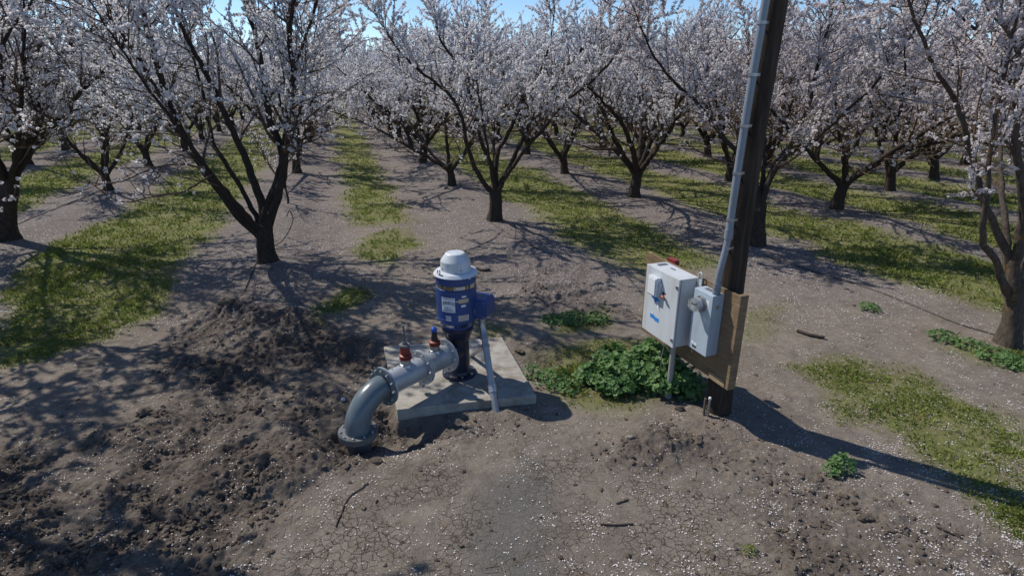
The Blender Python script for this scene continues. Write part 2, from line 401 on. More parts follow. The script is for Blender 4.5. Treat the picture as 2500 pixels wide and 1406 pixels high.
M['stone'] = simple("field_stone", (.24, .21, .17), .9, var=.25, scale=12, bump=.5, bscale=30)
M['clod'] = simple("soil_clod", (.108, .087, .071), .97, var=.35, scale=10, bump=.6, bscale=70, spec=.1)
M['straw'] = simple("dead_grass", (.16, .115, .075), .9, var=.6, scale=3)
M['plastic'] = simple("white_plastic_scrap", (.62, .62, .62), .5)
mg, N_, L_, B_ = newmat("meter_glass")
B_.inputs["Base Color"].default_value = (.85, .88, .9, 1); B_.inputs["Roughness"].default_value = .05
B_.inputs["Transmission Weight"].default_value = .9; B_.inputs["IOR"].default_value = 1.25
M['glass'] = mg

# ------------------------------------------------------------------ mesh helpers
class MB:
    def __init__(s): s.v = []; s.f = []; s.n = 0; s.sm = []
    def add(s, verts, faces, smooth=False):
        b = s.n
        s.v.extend([tuple(map(float, p)) for p in verts]); s.f.extend([tuple(b + i for i in f) for f in faces])
        s.sm.extend([smooth] * len(faces)); s.n += len(verts); return s
    def tube(s, pts, rad, sides=12, cap=True, smooth=True):
        pts = [np.asarray(p, float) for p in pts]
        if not hasattr(rad, '__len__'): rad = [rad] * len(pts)
        n = len(pts); V_ = []
        t0 = pts[1] - pts[0]; t0 /= np.linalg.norm(t0)
        ref = np.array([0, 0, 1.]) if abs(t0[2]) < .9 else np.array([1., 0, 0])
        a = np.cross(t0, ref); a /= np.linalg.norm(a)
        for i, p in enumerate(pts):
            t = pts[min(i + 1, n - 1)] - pts[max(i - 1, 0)]; t = t / (np.linalg.norm(t) + 1e-12)
            a = a - t * (a @ t); a /= np.linalg.norm(a) + 1e-12; b = np.cross(t, a)
            for k in range(sides):
                an = 2 * PI * k / sides
                V_.append(p + (a * math.cos(an) + b * math.sin(an)) * rad[i])
        F_ = []
        for i in range(n - 1):
            for k in range(sides):
                k2 = (k + 1) % sides
                F_.append((i * sides + k, i * sides + k2, (i + 1) * sides + k2, (i + 1) * sides + k))
        s.add(V_, F_, smooth)
        if cap:
            s.add(V_[:sides], [tuple(range(sides))[::-1]]); s.add(V_[-sides:], [tuple(range(sides))])
        return s
    def cyl(s, p0, p1, r, sides=20, smooth=True): return s.tube([p0, p1], r, sides, True, smooth)
    def lathe(s, o, prof, sides=40, axis=(0, 0, 1), smooth=True):
        # prof: list of (radius, height along axis); sharp profile corners kept by splitting rings
        ax = np.asarray(axis, float); ax /= np.linalg.norm(ax)
        ref = np.array([0, 0, 1.]) if abs(ax[2]) < .9 else np.array([1., 0, 0])
        a = np.cross(ref, ax); a /= np.linalg.norm(a); b = np.cross(ax, a); o = np.asarray(o, float)
        for (r0, h0), (r1, h1) in zip(prof[:-1], prof[1:]):
            V_ = [o + ax * h + (a * math.cos(2 * PI * k / sides) + b * math.sin(2 * PI * k / sides)) * r for r, h in ((r0, h0), (r1, h1)) for k in range(sides)]
            s.add(V_, [(k, (k + 1) % sides, sides + (k + 1) % sides, sides + k) for k in range(sides)], smooth)
        return s
    def box(s, c, ex, ey, ez):
        c = np.asarray(c, float); ex, ey, ez = (np.asarray(e, float) / 2 for e in (ex, ey, ez))
        V_ = [c + i * ex + j * ey + k * ez for i in (-1, 1) for j in (-1, 1) for k in (-1, 1)]
        return s.add(V_, [(0, 1, 3, 2), (4, 6, 7, 5), (0, 4, 5, 1), (2, 3, 7, 6), (0, 2, 6, 4), (1, 5, 7, 3)])
    def hexa(s, V_):   # 8 corners in the order of box()
        return s.add(V_, [(0, 1, 3, 2), (4, 6, 7, 5), (0, 4, 5, 1), (2, 3, 7, 6), (0, 2, 6, 4), (1, 5, 7, 3)])
    def prism(s, poly, z0, z1):
        n = len(poly); V_ = [(*p, z0) for p in poly] + [(*p, z1) for p in poly]
        return s.add(V_, [tuple(range(n))[::-1], tuple(range(n, 2 * n))] + [(i, (i + 1) % n, n + (i + 1) % n, n + i) for i in range(n)])
    def build(s, name, mat, parent=None, bevel=0, origin=None):
        o_ = np.asarray(origin, float) if origin is not None else np.zeros(3)
        me = bpy.data.meshes.new(name)
        me.from_pydata([tuple(np.asarray(p) - o_) for p in s.v], [], s.f)
        me.polygons.foreach_set("use_smooth", s.sm); me.materials.append(mat); me.update()
        o = bpy.data.objects.new(name, me); C.objects.link(o)
        if parent is not None:
            o.parent = parent
            pw = Vector(parent.location); q = parent.parent
            while q is not None: pw += q.location; q = q.parent
            o.location = Vector(o_) - pw
        else: o.location = o_
        if bevel:
            b = o.modifiers.new("bevel", 'BEVEL'); b.width = bevel; b.segments = 2; b.limit_method = 'ANGLE'; b.angle_limit = math.radians(40)
        return o
def tag(o, label=None, cat=None, group=None, kind=None):
    if label: o['label'] = label
    if cat: o['category'] = cat
    if group: o['group'] = group
    if kind: o['kind'] = kind
    return o
def empty(name, loc, label, cat, group=None):
    o = bpy.data.objects.new(name, None); C.objects.link(o); o.location = loc; o.empty_display_size = .1
    return tag(o, label, cat, group)
def mesh_np(name, verts, faces_flat, fsize, mat, smooth=False):
    me = bpy.data.meshes.new(name)
    nf = len(faces_flat) // fsize
    me.vertices.add(len(verts)); me.vertices.foreach_set("co", np.ascontiguousarray(verts, dtype=np.float32).ravel())
    me.loops.add(nf * fsize); me.loops.foreach_set("vertex_index", np.ascontiguousarray(faces_flat, dtype=np.int32))
    me.polygons.add(nf); me.polygons.foreach_set("loop_start", np.arange(0, nf * fsize, fsize, dtype=np.int32))
    me.polygons.foreach_set("loop_total", np.full(nf, fsize, dtype=np.int32))
    me.polygons.foreach_set("use_smooth", np.full(nf, smooth, dtype=bool))
    me.update(calc_edges=True); me.materials.append(mat)
    return me
def link(name, me, parent=None):
    o = bpy.data.objects.new(name, me); C.objects.link(o)
    if parent is not None: o.parent = parent
    return o

# ------------------------------------------------------------------ ground sheet
def axis_coords(lo, a, b, hi, step, grow_lo, grow_hi):
    mid = list(np.arange(a, b, step)); L_, x, s_ = [], a, step
    while x > lo: s_ *= grow_lo; x -= s_; L_.append(x)
    R_, x, s_ = [], mid[-1], step
    while x < hi: s_ *= grow_hi; x += s_; R_.append(x)
    return np.array(L_[::-1] + mid + R_)
def build_ground():
    xs = axis_coords(-400, -5.6, 5.6, 400, .0155, 1.035, 1.035)
    ys = axis_coords(-120, 3.5, 8.6, 600, .0155, 1.10, 1.014)
    X, Y = np.meshgrid(xs, ys); x = X.ravel(); y = Y.ravel()
    Z = zones(x, y); h = height(x, y, Z)
    nx, ny = len(xs), len(ys)
    i = np.arange(nx - 1)[None, :] + nx * np.arange(ny - 1)[:, None]
    f = np.stack([i, i + 1, i + nx + 1, i + nx], -1).ravel()
    me = mesh_np("ground", np.stack([x, y, h], 1), f, 4, M['ground'], True)
    for nm, chans in (("cover", (Z[0], Z[1], Z[2])), ("surface", (Z[3], Z[4], Z[0] * 0))):
        at = me.color_attributes.new(nm, 'FLOAT_COLOR', 'POINT')
        at.data.foreach_set("color", np.stack([*chans, np.ones(len(x))], 1).astype(np.float32).ravel())
    tag(link("ground", me), kind="structure")
build_ground()

# ------------------------------------------------------------------ scattered cover
rng = np.random.default_rng(7)
def scatter_pts(n, ymin, ymax, power=1.0):
    """points on the ground ahead of the camera, thinning with distance"""
    u = rng.random(n); y = (ymin ** (1 - power) + u * (ymax ** (1 - power) - ymin ** (1 - power))) ** (1 / (1 - power)) if power != 1 else ymin * (ymax / ymin) ** u
    half = y * .98 + 1.6
    x = (rng.random(n) * 2 - 1) * half
    return x, y
def off_objects(x, y, m=.0):
    return (poly_sd(x, y, PAD) > m)

def scatter_petals():
    x, y = scatter_pts(330000, 3.4, 34, 1.35)
    Z = zones(x, y); g, c, k, wt, lit, al, ac = Z
    d = .16 + .75 * lit + .2 * sstep(.5, .7, fbm(x, y, .35, 41, 3)) - .1 * k - .15 * wt
    d *= .35 + 1.1 * sstep(.35, .65, fbm(x, y, .5, 43, 3)); d *= 1 - .55 * g
    near_r = sstep(2.0, 5.0, x) * sstep(9, 6, y); d += .5 * near_r
    d *= np.where(y < 9, .27, .55) * (1 - .45 * c); d *= np.where(y < 9, .25 + 1.5 * sstep(.42, .62, fbm(x, y, .16, 47, 3)), .8)
    keep = (rng.random(len(x)) < d) & off_objects(x, y, -.02)
    x, y = x[keep], y[keep]; Z = tuple(z[keep] for z in Z)
    z = height(x, y, Z) + .004; n = len(x)
    dist = np.hypot(x, y)
    r = (.0042 + .0062 * rng.random(n) ** 1.8) * np.clip(dist / 8, 1, 2.0)
    a = rng.random(n) * 2 * PI; tl = (rng.random((n, 2)) - .5) * .9
    V_ = np.zeros((n, 5, 3))
    for q, (ex, ey) in enumerate(((1.0, 0), (.35, .72), (-.85, .45), (-.85, -.45), (.35, -.72))):
        lx = ex * r * np.cos(a) - ey * r * np.sin(a); ly = ex * r * np.sin(a) + ey * r * np.cos(a)
        V_[:, q, 0] = x + lx; V_[:, q, 1] = y + ly; V_[:, q, 2] = z + .6 * np.abs(lx * tl[:, 0] + ly * tl[:, 1]) * 2 + .001
    f = np.arange(n * 5)
    o = link("fallen_petals", mesh_np("fallen_petals", V_.reshape(-1, 3), f, 5, M['fallen']))
    tag(o, "small white almond petals scattered over the soil, mud and grass", "petals", kind="stuff")
scatter_petals()

def scatter_grass():
    x, y = scatter_pts(620000, 3.5, 42, 1.3)
    Z = zones(x, y); g = Z[0]
    keep = (rng.random(len(x)) < (g ** 1.5) * (.20 + .95 * sstep(.34, .60, fbm(x, y, .22, 61, 4))) * (.35 + .65 * sstep(.35, .55, fbm(x, y, .9, 67, 3)))) & off_objects(x, y, .02)
    x, y = x[keep], y[keep]; Z = tuple(z[keep] for z in Z)
    z = height(x, y, Z); n = len(x); dist = np.hypot(x, y)
    s = np.clip(dist / 9, 1, 3.2)
    hh = (.018 + .035 * rng.random(n) ** 2) * np.clip(s, 1, 1.8) * (.6 + .8 * fbm(x, y, .5, 63, 2))
    # long grass beside the slab
    tall = np.exp(-((x - .75) / .55) ** 2 - ((y - 7.15) / .35) ** 2); hh = hh * (1 + 2.2 * tall)
    wd = (.004 + .006 * rng.random(n)) * s
    a = rng.random(n) * 2 * PI; ca, sa = np.cos(a), np.sin(a)
    ln = (rng.random(n) * 1.3 + .2) * hh; b = rng.random(n) * 2 * PI
    V_ = np.zeros((n, 4, 3))
    V_[:, 0] = np.stack([x - ca * wd, y - sa * wd, z - .004], 1)
    V_[:, 1] = np.stack([x + ca * wd, y + sa * wd, z - .004], 1)
    V_[:, 2] = np.stack([x + ca * wd * 1.2 + np.cos(b) * ln * .6, y + sa * wd * 1.2 + np.sin(b) * ln * .6, z + hh * .75], 1)
    V_[:, 3] = np.stack([x - ca * wd * .2 + np.cos(b) * ln, y - sa * wd * .2 + np.sin(b) * ln, z + hh], 1)
    o = link("grass", mesh_np("grass", V_.reshape(-1, 3), np.arange(n * 4), 4, M['grass']))
    tag(o, "low green grass and weeds in strips between the tree rows and in patches", "grass", kind="stuff")
scatter_grass()

def lump(rad, seed, sub=1):
    import bmesh
    bm = bmesh.new(); bmesh.ops.create_icosphere(bm, subdivisions=sub, radius=1)
    r_ = np.random.default_rng(seed); v = np.array([p.co[:] for p in bm.verts]); f = np.array([[q.index for q in p.verts] for p in bm.faces])
    bm.free()
    k = r_.normal(size=(5, 3)); ph = r_.random(5) * 6
    d = 1 + .16 * sum(np.sin(v @ kk * 1.7 + p) for kk, p in zip(k, ph))
    if sub > 1:
        k = r_.normal(size=(7, 3)) * 4.5; ph = r_.random(7) * 6
        d = d + .045 * sum(np.sin(v @ kk + p) for kk, p in zip(k, ph))
    d = d + r_.normal(size=len(v)) * (.11 if sub == 1 else .045)
    return v * d[:, None] * rad * np.array([1, .6 + .4 * r_.random(), .45 + .3 * r_.random()]), f
def scatter_clods():
    x, y = scatter_pts(90000, 3.4, 15, 1.2)
    Z = zones(x, y); c = Z[1]
    keep = (rng.random(len(x)) < c * 1.1 * sstep(.35, .7, fbm(x, y, .3, 71, 3)) + .012) & off_objects(x, y, .05)
    x, y = x[keep], y[keep]; Z = tuple(z[keep] for z in Z); z = height(x, y, Z); n = len(x)
    protos = [lump(1, 100 + i) for i in range(6)]
    Vs, Fs, b = [], [], 0
    for i in range(n):
        v, f = protos[i % 6]; r = .006 + .030 * rng.random() ** 3.5
        a = rng.random() * 6.28; ca, sa = math.cos(a), math.sin(a)
        vv = v * r; q = np.stack([vv[:, 0] * ca - vv[:, 1] * sa + x[i], vv[:, 0] * sa + vv[:, 1] * ca + y[i], vv[:, 2] + z[i] + r * .15], 1)
        Vs.append(q); Fs.append(f + b); b += len(v)
    o = link("soil_crumbs", mesh_np("soil_crumbs", np.concatenate(Vs), np.concatenate(Fs).ravel(), 3, M['clod'], False))
    tag(o, "loose dark brown crumbs and lumps of turned soil", "soil", kind="stuff")
scatter_clods()

def scatter_straw():
    x, y = scatter_pts(16000, 3.4, 18, 1.25)
    Z = zones(x, y); keep = (rng.random(len(x)) < .12 + .75 * sstep(.5, .7, fbm(x, y, .45, 131, 3))) & off_objects(x, y, .03)
    x, y = x[keep], y[keep]; n = len(x); a = rng.random(n) * 2 * PI; L_ = .015 + .055 * rng.random(n) ** 2; w_ = .0012 + .002 * rng.random(n)
    V_ = np.zeros((n, 4, 3))
    for q, (t, u) in enumerate(((-1, -1), (1, -1), (1, 1), (-1, 1))):
        px = x + np.cos(a) * L_ * t - np.sin(a) * w_ * u; py = y + np.sin(a) * L_ * t + np.cos(a) * w_ * u
        V_[:, q, 0] = px; V_[:, q, 1] = py; V_[:, q, 2] = height(px, py) + .006 + (u > 0) * .002
    o = link("straw", mesh_np("straw", V_.reshape(-1, 3), np.arange(n * 4), 4, M['straw']))
    tag(o, "thin bits of dead grass and twig littering the soil", "debris", kind="stuff")
scatter_straw()

# ------------------------------------------------------------------ almond trees
def polytube_np(pl, rl, sides):
    """pl (n,3), rl (n): open tube"""
    n = len(pl); t = np.gradient(pl, axis=0); t /= np.linalg.norm(t, axis=1)[:, None] + 1e-9
    ref = np.array([.31, .17, .93]) if abs(t[0][2]) < .85 else np.array([.9, .3, .2])
    a = np.cross(t, ref); a /= np.linalg.norm(a, axis=1)[:, None] + 1e-9; b = np.cross(t, a)
    an = np.arange(sides) * 2 * PI / sides
    V_ = pl[:, None, :] + (a[:, None, :] * np.cos(an)[None, :, None] + b[:, None, :] * np.sin(an)[None, :, None]) * rl[:, None, None]
    i = np.arange(n - 1)[:, None] * sides + np.arange(sides)[None, :]
    j = np.arange(n - 1)[:, None] * sides + (np.arange(sides)[None, :] + 1) % sides
    return V_.reshape(-1, 3), np.stack([i, j, j + sides, i + sides], -1).reshape(-1, 4)
class Tree:
    def __init__(s, seed, height=6.0, spread=1.0, flowers=13000, fr=.026, bare=0.30, trunk_h=.85, tr=.19, lean=(0, 0), nscaf=5, scaffolds=None, twig_mul=1.0, start=.22, gap=1.0):
        s.start = start; s.gap = gap; s.cx = lean[0]; s.cy = lean[1]
        s.r = np.random.default_rng(seed); s.big = []; s.mid = []; s.tw = []; s.fl = []
        r = s.r; s.height = height; s.spread = spread; s.tm = twig_mul
        top = np.array([lean[0], lean[1], trunk_h])
        n = 9; tt = np.linspace(0, 1, n)
        tp = np.outer(tt, top); wob = np.cumsum(r.normal(size=(n, 2)) * .012, axis=0); tp[:, :2] += wob - wob[0]
        tp[0, 2] = -.15
        rad = tr * (1.0 - .20 * tt + .45 * np.exp(-tt * 9))
        top = tp[-1]; ext = np.array([top + (top - tp[-2]) * q for q in (.35, .7, .95, 1.15)])
        s.big.append((np.r_[tp, ext], np.r_[rad, rad[-1] * np.array([.93, .75, .5, .06])], 18))
        if scaffolds is None:
            a0 = r.random() * 6.28; scaffolds = []
            for i in range(nscaf):
                az = a0 + 2 * PI * i / nscaf + r.normal() * .25
                inc = math.radians(r.uniform(36, 56)) * (1 if i else .5)
                L_ = height * r.uniform(.80, 1.0) * 1.03
                m = 13; pts = [top - np.array([0, 0, .15 + .12 * r.random()])]
                d = np.array([math.cos(az) * math.sin(inc), math.sin(az) * math.sin(inc), math.cos(inc)]) ; d[:2] *= spread
                for k in range(m):
                    d = d + r.normal(size=3) * .07 + np.array([0, 0, .040 if k < 7 else -.02])
                    d /= np.linalg.norm(d); pts.append(pts[-1] + d * L_ / m * .86)
                scaffolds.append((np.array(pts), tr * r.uniform(.42, .58)))
        s.mean_flow = 0
        for pts, r0 in scaffolds: s.scaffold(np.asarray(pts, float), r0, top)
        # upright whips at the top
        s.flow(flowers, fr, bare)
    def scaffold(s, pts, r0, top):
        r = s.r
        # resample with a little wobble
        seg = np.linalg.norm(np.diff(pts, axis=0), axis=1); cum = np.r_[0, np.cumsum(seg)]; L_ = cum[-1]
        m = max(8, int(L_ / .16)); q = np.linspace(0, L_, m)
        P = np.stack([np.interp(q, cum, pts[:, i]) for i in range(3)], 1)
        for _ in range(2): P[1:-1] = (P[:-2] + 2 * P[1:-1] + P[2:]) / 4
        P[1:-1] += r.normal(size=(m - 2, 3)) * .012
        t = q / L_; R = r0 * (1 - .86 * t ** .85) * (1 + .55 * np.exp(-q / .16)) + .004
        s.big.append((P, R, 9))
        # forks and side branches
        pos = L_ * s.start
        while pos < L_ * .97:
            i = min(m - 2, int(pos / L_ * m)); p = P[i]; d = P[i + 1] - P[i - 1]; d /= np.linalg.norm(d) + 1e-9
            out = np.array([p[0] - top[0], p[1] - top[1], 0]); out /= np.linalg.norm(out) + 1e-6
            rnd = r.normal(size=3); rnd -= d * (rnd @ d); rnd /= np.linalg.norm(rnd)
            nd = d * r.uniform(.45, .8) + rnd * .85 + out * .25 + np.array([0, 0, .12]); nd /= np.linalg.norm(nd)
            ll = (r.uniform(.9, 2.5)) * (1 - .42 * pos / L_) * (s.height / 6)
            big = r.random() < .3
            s.branch(p, nd, ll * (1.25 if big else 1), max(.008, R[i] * (.55 if big else .36)), 2)
            pos += r.uniform(.15, .30) * s.gap
        s.branch(P[-1], P[-1] - P[-2], .9, .012, 2)
        for _ in range(5):
            i = r.integers(int(m * .6), m); s.branch(P[i], np.array([r.normal() * .25, r.normal() * .25, 1.0]), r.uniform(.9, 1.6) * s.height / 6, .011, 2)
    def branch(s, p, d, L_, r0, lev):
        r = s.r; d = np.asarray(d, float); d /= np.linalg.norm(d) + 1e-9
        step = .14 if lev == 2 else .09; m = max(3, int(L_ / step)); P = [np.asarray(p, float)]
        up = .035 if lev == 2 else .03
        for k in range(m):
            low = P[-1][2] < .62 + .44 * math.hypot(P[-1][0] - s.cx, P[-1][1] - s.cy)
            d = d + r.normal(size=3) * (.10 if lev == 2 else .12) + np.array([0, 0, up + (.34 if low else 0)]); d /= np.linalg.norm(d); P.append(P[-1] + d * L_ / m)
        P = np.array(P); t = np.linspace(0, 1, m + 1); R = r0 * (1 - .8 * t) + .0022
        P[:, 2] = np.maximum(P[:, 2], .7)
        (s.mid if lev == 2 else s.tw).append((P, R, 5 if lev == 2 else 3))
        if lev == 2:
            pos = L_ * .12
            while pos < L_:
                i = min(m - 1, int(pos / L_ * m)); dd = P[i + 1] - P[i]; dd /= np.linalg.norm(dd) + 1e-9
                rnd = r.normal(size=3); rnd -= dd * (rnd @ dd); rnd /= np.linalg.norm(rnd) + 1e-9
                nd = dd * r.uniform(.4, .9) + rnd * .8 + np.array([0, 0, .15])
                s.branch(P[i], nd, r.uniform(.22, .75) * (1.35 if r.random() < .2 else 1), .0070, 3)
                pos += r.uniform(.10, .20) / s.tm
            s.fl.append(P[m // 3:])
        else: s.fl.append(P)
    def flow(s, n, fr, bare):
        r = s.r
        A_ = np.concatenate([p[:-1] for p in s.fl]); B_ = np.concatenate([p[1:] for p in s.fl])
        Ls = np.linalg.norm(B_ - A_, axis=1); z = (A_[:, 2] + B_[:, 2]) / 2
        wgt = Ls * (.10 + sstep(s.height * bare, s.height * (bare + .28), z + r.normal(size=len(z)) * .55) + .55 * np.clip(z / s.height, 0, 1.2) ** 3)
        wgt *= .25 + 1.3 * sstep(.3, .65, fbm(A_[:, 0] + A_[:, 2] * .7, A_[:, 1] - A_[:, 2] * .6, .55, 5, 2))
        K = 6; nc = n // K
        i = r.choice(len(Ls), nc, p=wgt / wgt.sum()); t = r.random(nc)[:, None]
        c = A_[i] * (1 - t) + B_[i] * t
        n = nc * K; off = r.normal(size=(n, 3)); off /= np.linalg.norm(off, axis=1)[:, None]
        c = np.repeat(c, K, axis=0) + off * fr * np.repeat(r.uniform(.6, 1.9, nc), K)[:, None] * r.uniform(.7, 1.15, n)[:, None]
        nrm = off + r.normal(size=(n, 3)) * .35 + np.array([0, 0, .12]); nrm /= np.linalg.norm(nrm, axis=1)[:, None]
        ref = r.normal(size=(n, 3)); a = np.cross(nrm, ref); a /= np.linalg.norm(a, axis=1)[:, None]; b = np.cross(nrm, a)
        rr = fr * r.uniform(.65, 1.15, n)[:, None]
        V_ = np.zeros((n, 6, 3)); V_[:, 0] = c
        for k in range(5):
            an = 2 * PI * k / 5
            V_[:, k + 1] = c + (a * math.cos(an) + b * math.sin(an)) * rr + nrm * rr * r.uniform(.1, .6, n)[:, None]
        base = (np.arange(n) * 6)[:, None]
        F_ = np.concatenate([base + np.array([0, k + 1, (k + 1) % 5 + 1]) for k in range(5)], 0)
        s.fv, s.ff = V_.reshape(-1, 3), F_.ravel()
    def meshes(s, bark, petal, name):
        out = []
        for nm, lst, mt in (("trunk", s.big, bark), ("branches", s.mid + s.tw, M['twig'])):
            Vs, Fs, b = [], [], 0
            for P, R, k in lst:
                v, f = polytube_np(P, R, k)
                if k > 6:
                    ctr = np.repeat(P, k, axis=0); an = np.tile(np.arange(k), len(P)); kk = np.repeat(R, k) / R.max()
                    w_ = 1 + .10 * np.sin(an * 2 * PI / k * 3 + ctr[:, 2] * 2.1 + len(P)) + .16 * (fbm(v[:, 0] * 1.0 + v[:, 2] * .6, v[:, 1] * 1.0 + v[:, 2] * .35, .16, 3, 3) - .5)
                    v = ctr + (v - ctr) * w_[:, None]
                Vs.append(v); Fs.append(f + b); b += len(v)
            out.append((nm, mesh_np(nm, np.concatenate(Vs), np.concatenate(Fs).ravel(), 4, mt, True)))
        out.append(("blossoms", mesh_np("blossoms", s.fv, s.ff, 3, petal, False)))
        return out
def place_tree(name, meshes, loc, rz, sc, label, group, cat="almond tree"):
    e = empty(name, (loc[0], loc[1], loc[2]), label, cat, group)
    e.rotation_euler = (0, 0, rz); e.scale = (sc, sc, sc)
    for nm, me in meshes: link(nm, me, e)
    return e

def hero(seed, base_px, top_px, limbs, label, petal='petal', bark='bark', tr=.2, **kw):
    bx, by = gp(*base_px); bz = H(bx, by)
    T3 = at_y(top_px[0], top_px[1], by)
    base = np.array([bx, by, bz])
    sc = []
    for r0, dy, pts in limbs:
        q = [T3 - base - np.array([0, 0, .16])]
        m = len(pts)
        for k, (a, b) in enumerate(pts):
            q.append(at_y(a, b, by + dy * (k + 1) / m) - base)
        d = q[-1] - q[-2]; d /= np.linalg.norm(d); last = q[-1]
        ext = kw.get('extend', 1.0)
        while last[2] < kw.get('height', 6.5) * .86 and ext > 0:
            d = d * np.array([.9, .9, 1]) + np.array([0, 0, .10]); d /= np.linalg.norm(d); last = last + d * .4; q.append(last)
            if len(q) > 30: break
        sc.append((np.array(q), r0))
    for a in kw.get('extra', []):    # limbs that lean towards or away from the viewer
        az, inc, L_, r0 = a; az = math.radians(az); inc = math.radians(inc); q = [T3 - base - np.array([0, 0, .16])]
        d = np.array([math.cos(az) * math.sin(inc), math.sin(az) * math.sin(inc), math.cos(inc)])
        for k in range(12): d = d + np.array([0, 0, .03]); d /= np.linalg.norm(d); q.append(q[-1] + d * L_ / 12)
        sc.append((np.array(q), r0))
    k2 = {k: v for k, v in kw.items() if k not in ('extend', 'extra', 'group')}
    t = Tree(seed, trunk_h=T3[2] - bz, lean=(T3[0] - bx, 0), scaffolds=sc, tr=tr, **k2)
    return place_tree("almond_tree", t.meshes(M[bark], M[petal], label), base, 0, 1, label, kw.get('group', "almond trees in blossom"))

z5 = lambda *p: [(a / 2.009, b / 2.009) for a, b in p]
z6 = lambda *p: [(850 + a / 2.268, b / 2.268) for a, b in p]
z7 = lambda *p: [(1700 + a / 2.2675, b / 2.2675) for a, b in p]

hero(11, (652, 648), (642, 556), [
    (.120, -.5, z5((1245, 1115), (1150, 1030), (1020, 850), (930, 730), (850, 570), (800, 430), (740, 200), (700, 60))),
    (.060, -.9, z5((1245, 1100), (1000, 830), (800, 500), (690, 300), (600, 180), (520, 60))),
    (.060, 1.2, z5((1240, 1030), (1140, 850), (1040, 700), (1010, 520), (960, 330))),
    (.095, .6, z5((1290, 1000), (1240, 880), (1190, 740), (1120, 600), (1060, 450), (990, 330), (930, 220), (870, 80), (840, 0))),
    (.108, -.2, z5((1310, 1020), (1370, 880), (1400, 760), (1370, 700), (1330, 620), (1300, 450), (1285, 300), (1265, 200), (1220, 80))),
    (.104, -.9, z5((1340, 1040), (1390, 850), (1405, 640), (1430, 500), (1440, 320), (1410, 200), (1440, 0))),
    (.060, -.6, z5((1400, 700), (1440, 330), (1500, 200), (1560, 0)))],
    "large dark almond tree nearest the camera, left of the grassy aisle",
    tr=.20, height=7.2, flowers=92000, fr=.0205, start=.32, gap=1.35, bare=.32, extra=[(75, 40, 5.5, .06), (-100, 44, 5.4, .055)])
hero(12, (1205, 545), (1211, 462), [
    (.075, -.3, z6((780, 1060), (690, 910), (660, 820), (640, 700), (600, 560), (500, 470), (400, 400))),
    (.085, .3, z6((810, 1000), (790, 900), (740, 800), (700, 620), (650, 450), (600, 340), (500, 220), (480, 100))),
    (.080, .8, z6((820, 1000), (820, 860), (900, 720), (960, 560), (1060, 400), (1110, 280), (1130, 150))),
    (.080, -.4, z6((850, 1000), (910, 900), (960, 780), (1060, 600), (1120, 500), (1200, 380), (1300, 260), (1430, 210))),
    (.060, -.9, z6((870, 980), (980, 830), (1100, 690), (1200, 560), (1330, 470)))],
    "almond tree with tall white crown right of the aisle, behind the pump's hood",
    tr=.20, height=6.3, flowers=60000, fr=.024, start=.3, gap=1.15, bare=.34, extra=[(95, 35, 4.8, .06), (-100, 40, 4.4, .05)])
hero(13, (2462, 840), (2478, 700), [
    (.066, .5, [(2470, 640), (2430, 560), (2385, 441), (2358, 326), (2330, 240), (2270, 150), (2230, 40)]),
    (.055, -.2, [(2450, 700), (2432, 632), (2393, 596), (2401, 545), (2413, 428)]),
    (.085, 0, [(2480, 640), (2500, 500), (2478, 350), (2483, 200), (2500, 60)]),
    (.070, .5, [(2500, 640), (2560, 520), (2640, 400), (2740, 260)])],
    "mossy almond tree with orange lichen at the right edge of the picture",
    petal='petal_pink', bark='bark_moss', tr=.155, height=6.0, flowers=36000, fr=.021, start=.38, gap=1.8, bare=.34, extra=[(80, 36, 4.6, .055)])
hero(14, (22, 595), (22, 440), [
    (.10, .2, [(45, 400), (70, 340), (85, 270), (60, 150), (58, 70), (45, -20)]),
    (.075, -.3, [(45, 420), (75, 370), (120, 320), (170, 270), (185, 230), (240, 190)]),
    (.085, 0, [(-10, 380), (-40, 300), (-60, 200), (-80, 60)]),
    (.06, .8, [(90, 330), (100, 190), (170, 110), (230, 70)]),
    (.06, -.7, [(-30, 330), (10, 200), (-10, 60)])],
    "thick-trunked almond tree cut by the left edge of the picture",
    tr=.23, height=6.8, flowers=58000, fr=.023, bare=.30, extra=[(70, 40, 5, .06), (-80, 42, 5.2, .06), (180, 46, 5.4, .07), (-140, 40, 5.2, .06), (-30, 46, 5.4, .07)])
hero(15, (1845, 604), (1856, 500), [
    (.085, .3, z7((400, 980), (470, 850), (560, 760), (620, 600), (660, 400), (700, 250))),
    (.07, -.3, z7((420, 950), (520, 840), (640, 800), (800, 640), (900, 560))),
    (.075, .2, z7((330, 1000), (230, 850), (100, 700), (0, 560), (-100, 480))),
    (.06, .6, z7((370, 1000), (380, 700), (420, 480), (470, 250)))],
    "almond tree standing directly behind the wooden pole",
    petal='petal_pink', tr=.19, height=6.0, flowers=34000, fr=.024, gap=1.3, bare=.36, extra=[(90, 35, 4.6, .05)])

VAR = []
for i, (hh, sp, ns, lean) in enumerate(((6.7, 1.05, 5, .05), (7.1, .95, 4, -.1), (6.5, 1.2, 7, .12), (6.9, 1.1, 6, -.04), (6.7, 1.15, 5, .2), (7.0, 1.0, 6, 0))):
    t = Tree(200 + i, height=hh, spread=sp, nscaf=ns, lean=(lean, lean * .6), flowers=42000, fr=.0245, bare=.30, tr=.16 + .02 * (i % 3), trunk_h=.8 + .12 * (i % 3), twig_mul=.8)
    VAR.append((t.meshes(M['bark'], M['petal'], "v"), t.meshes(M['bark'], M['petal_pink'], "w")))

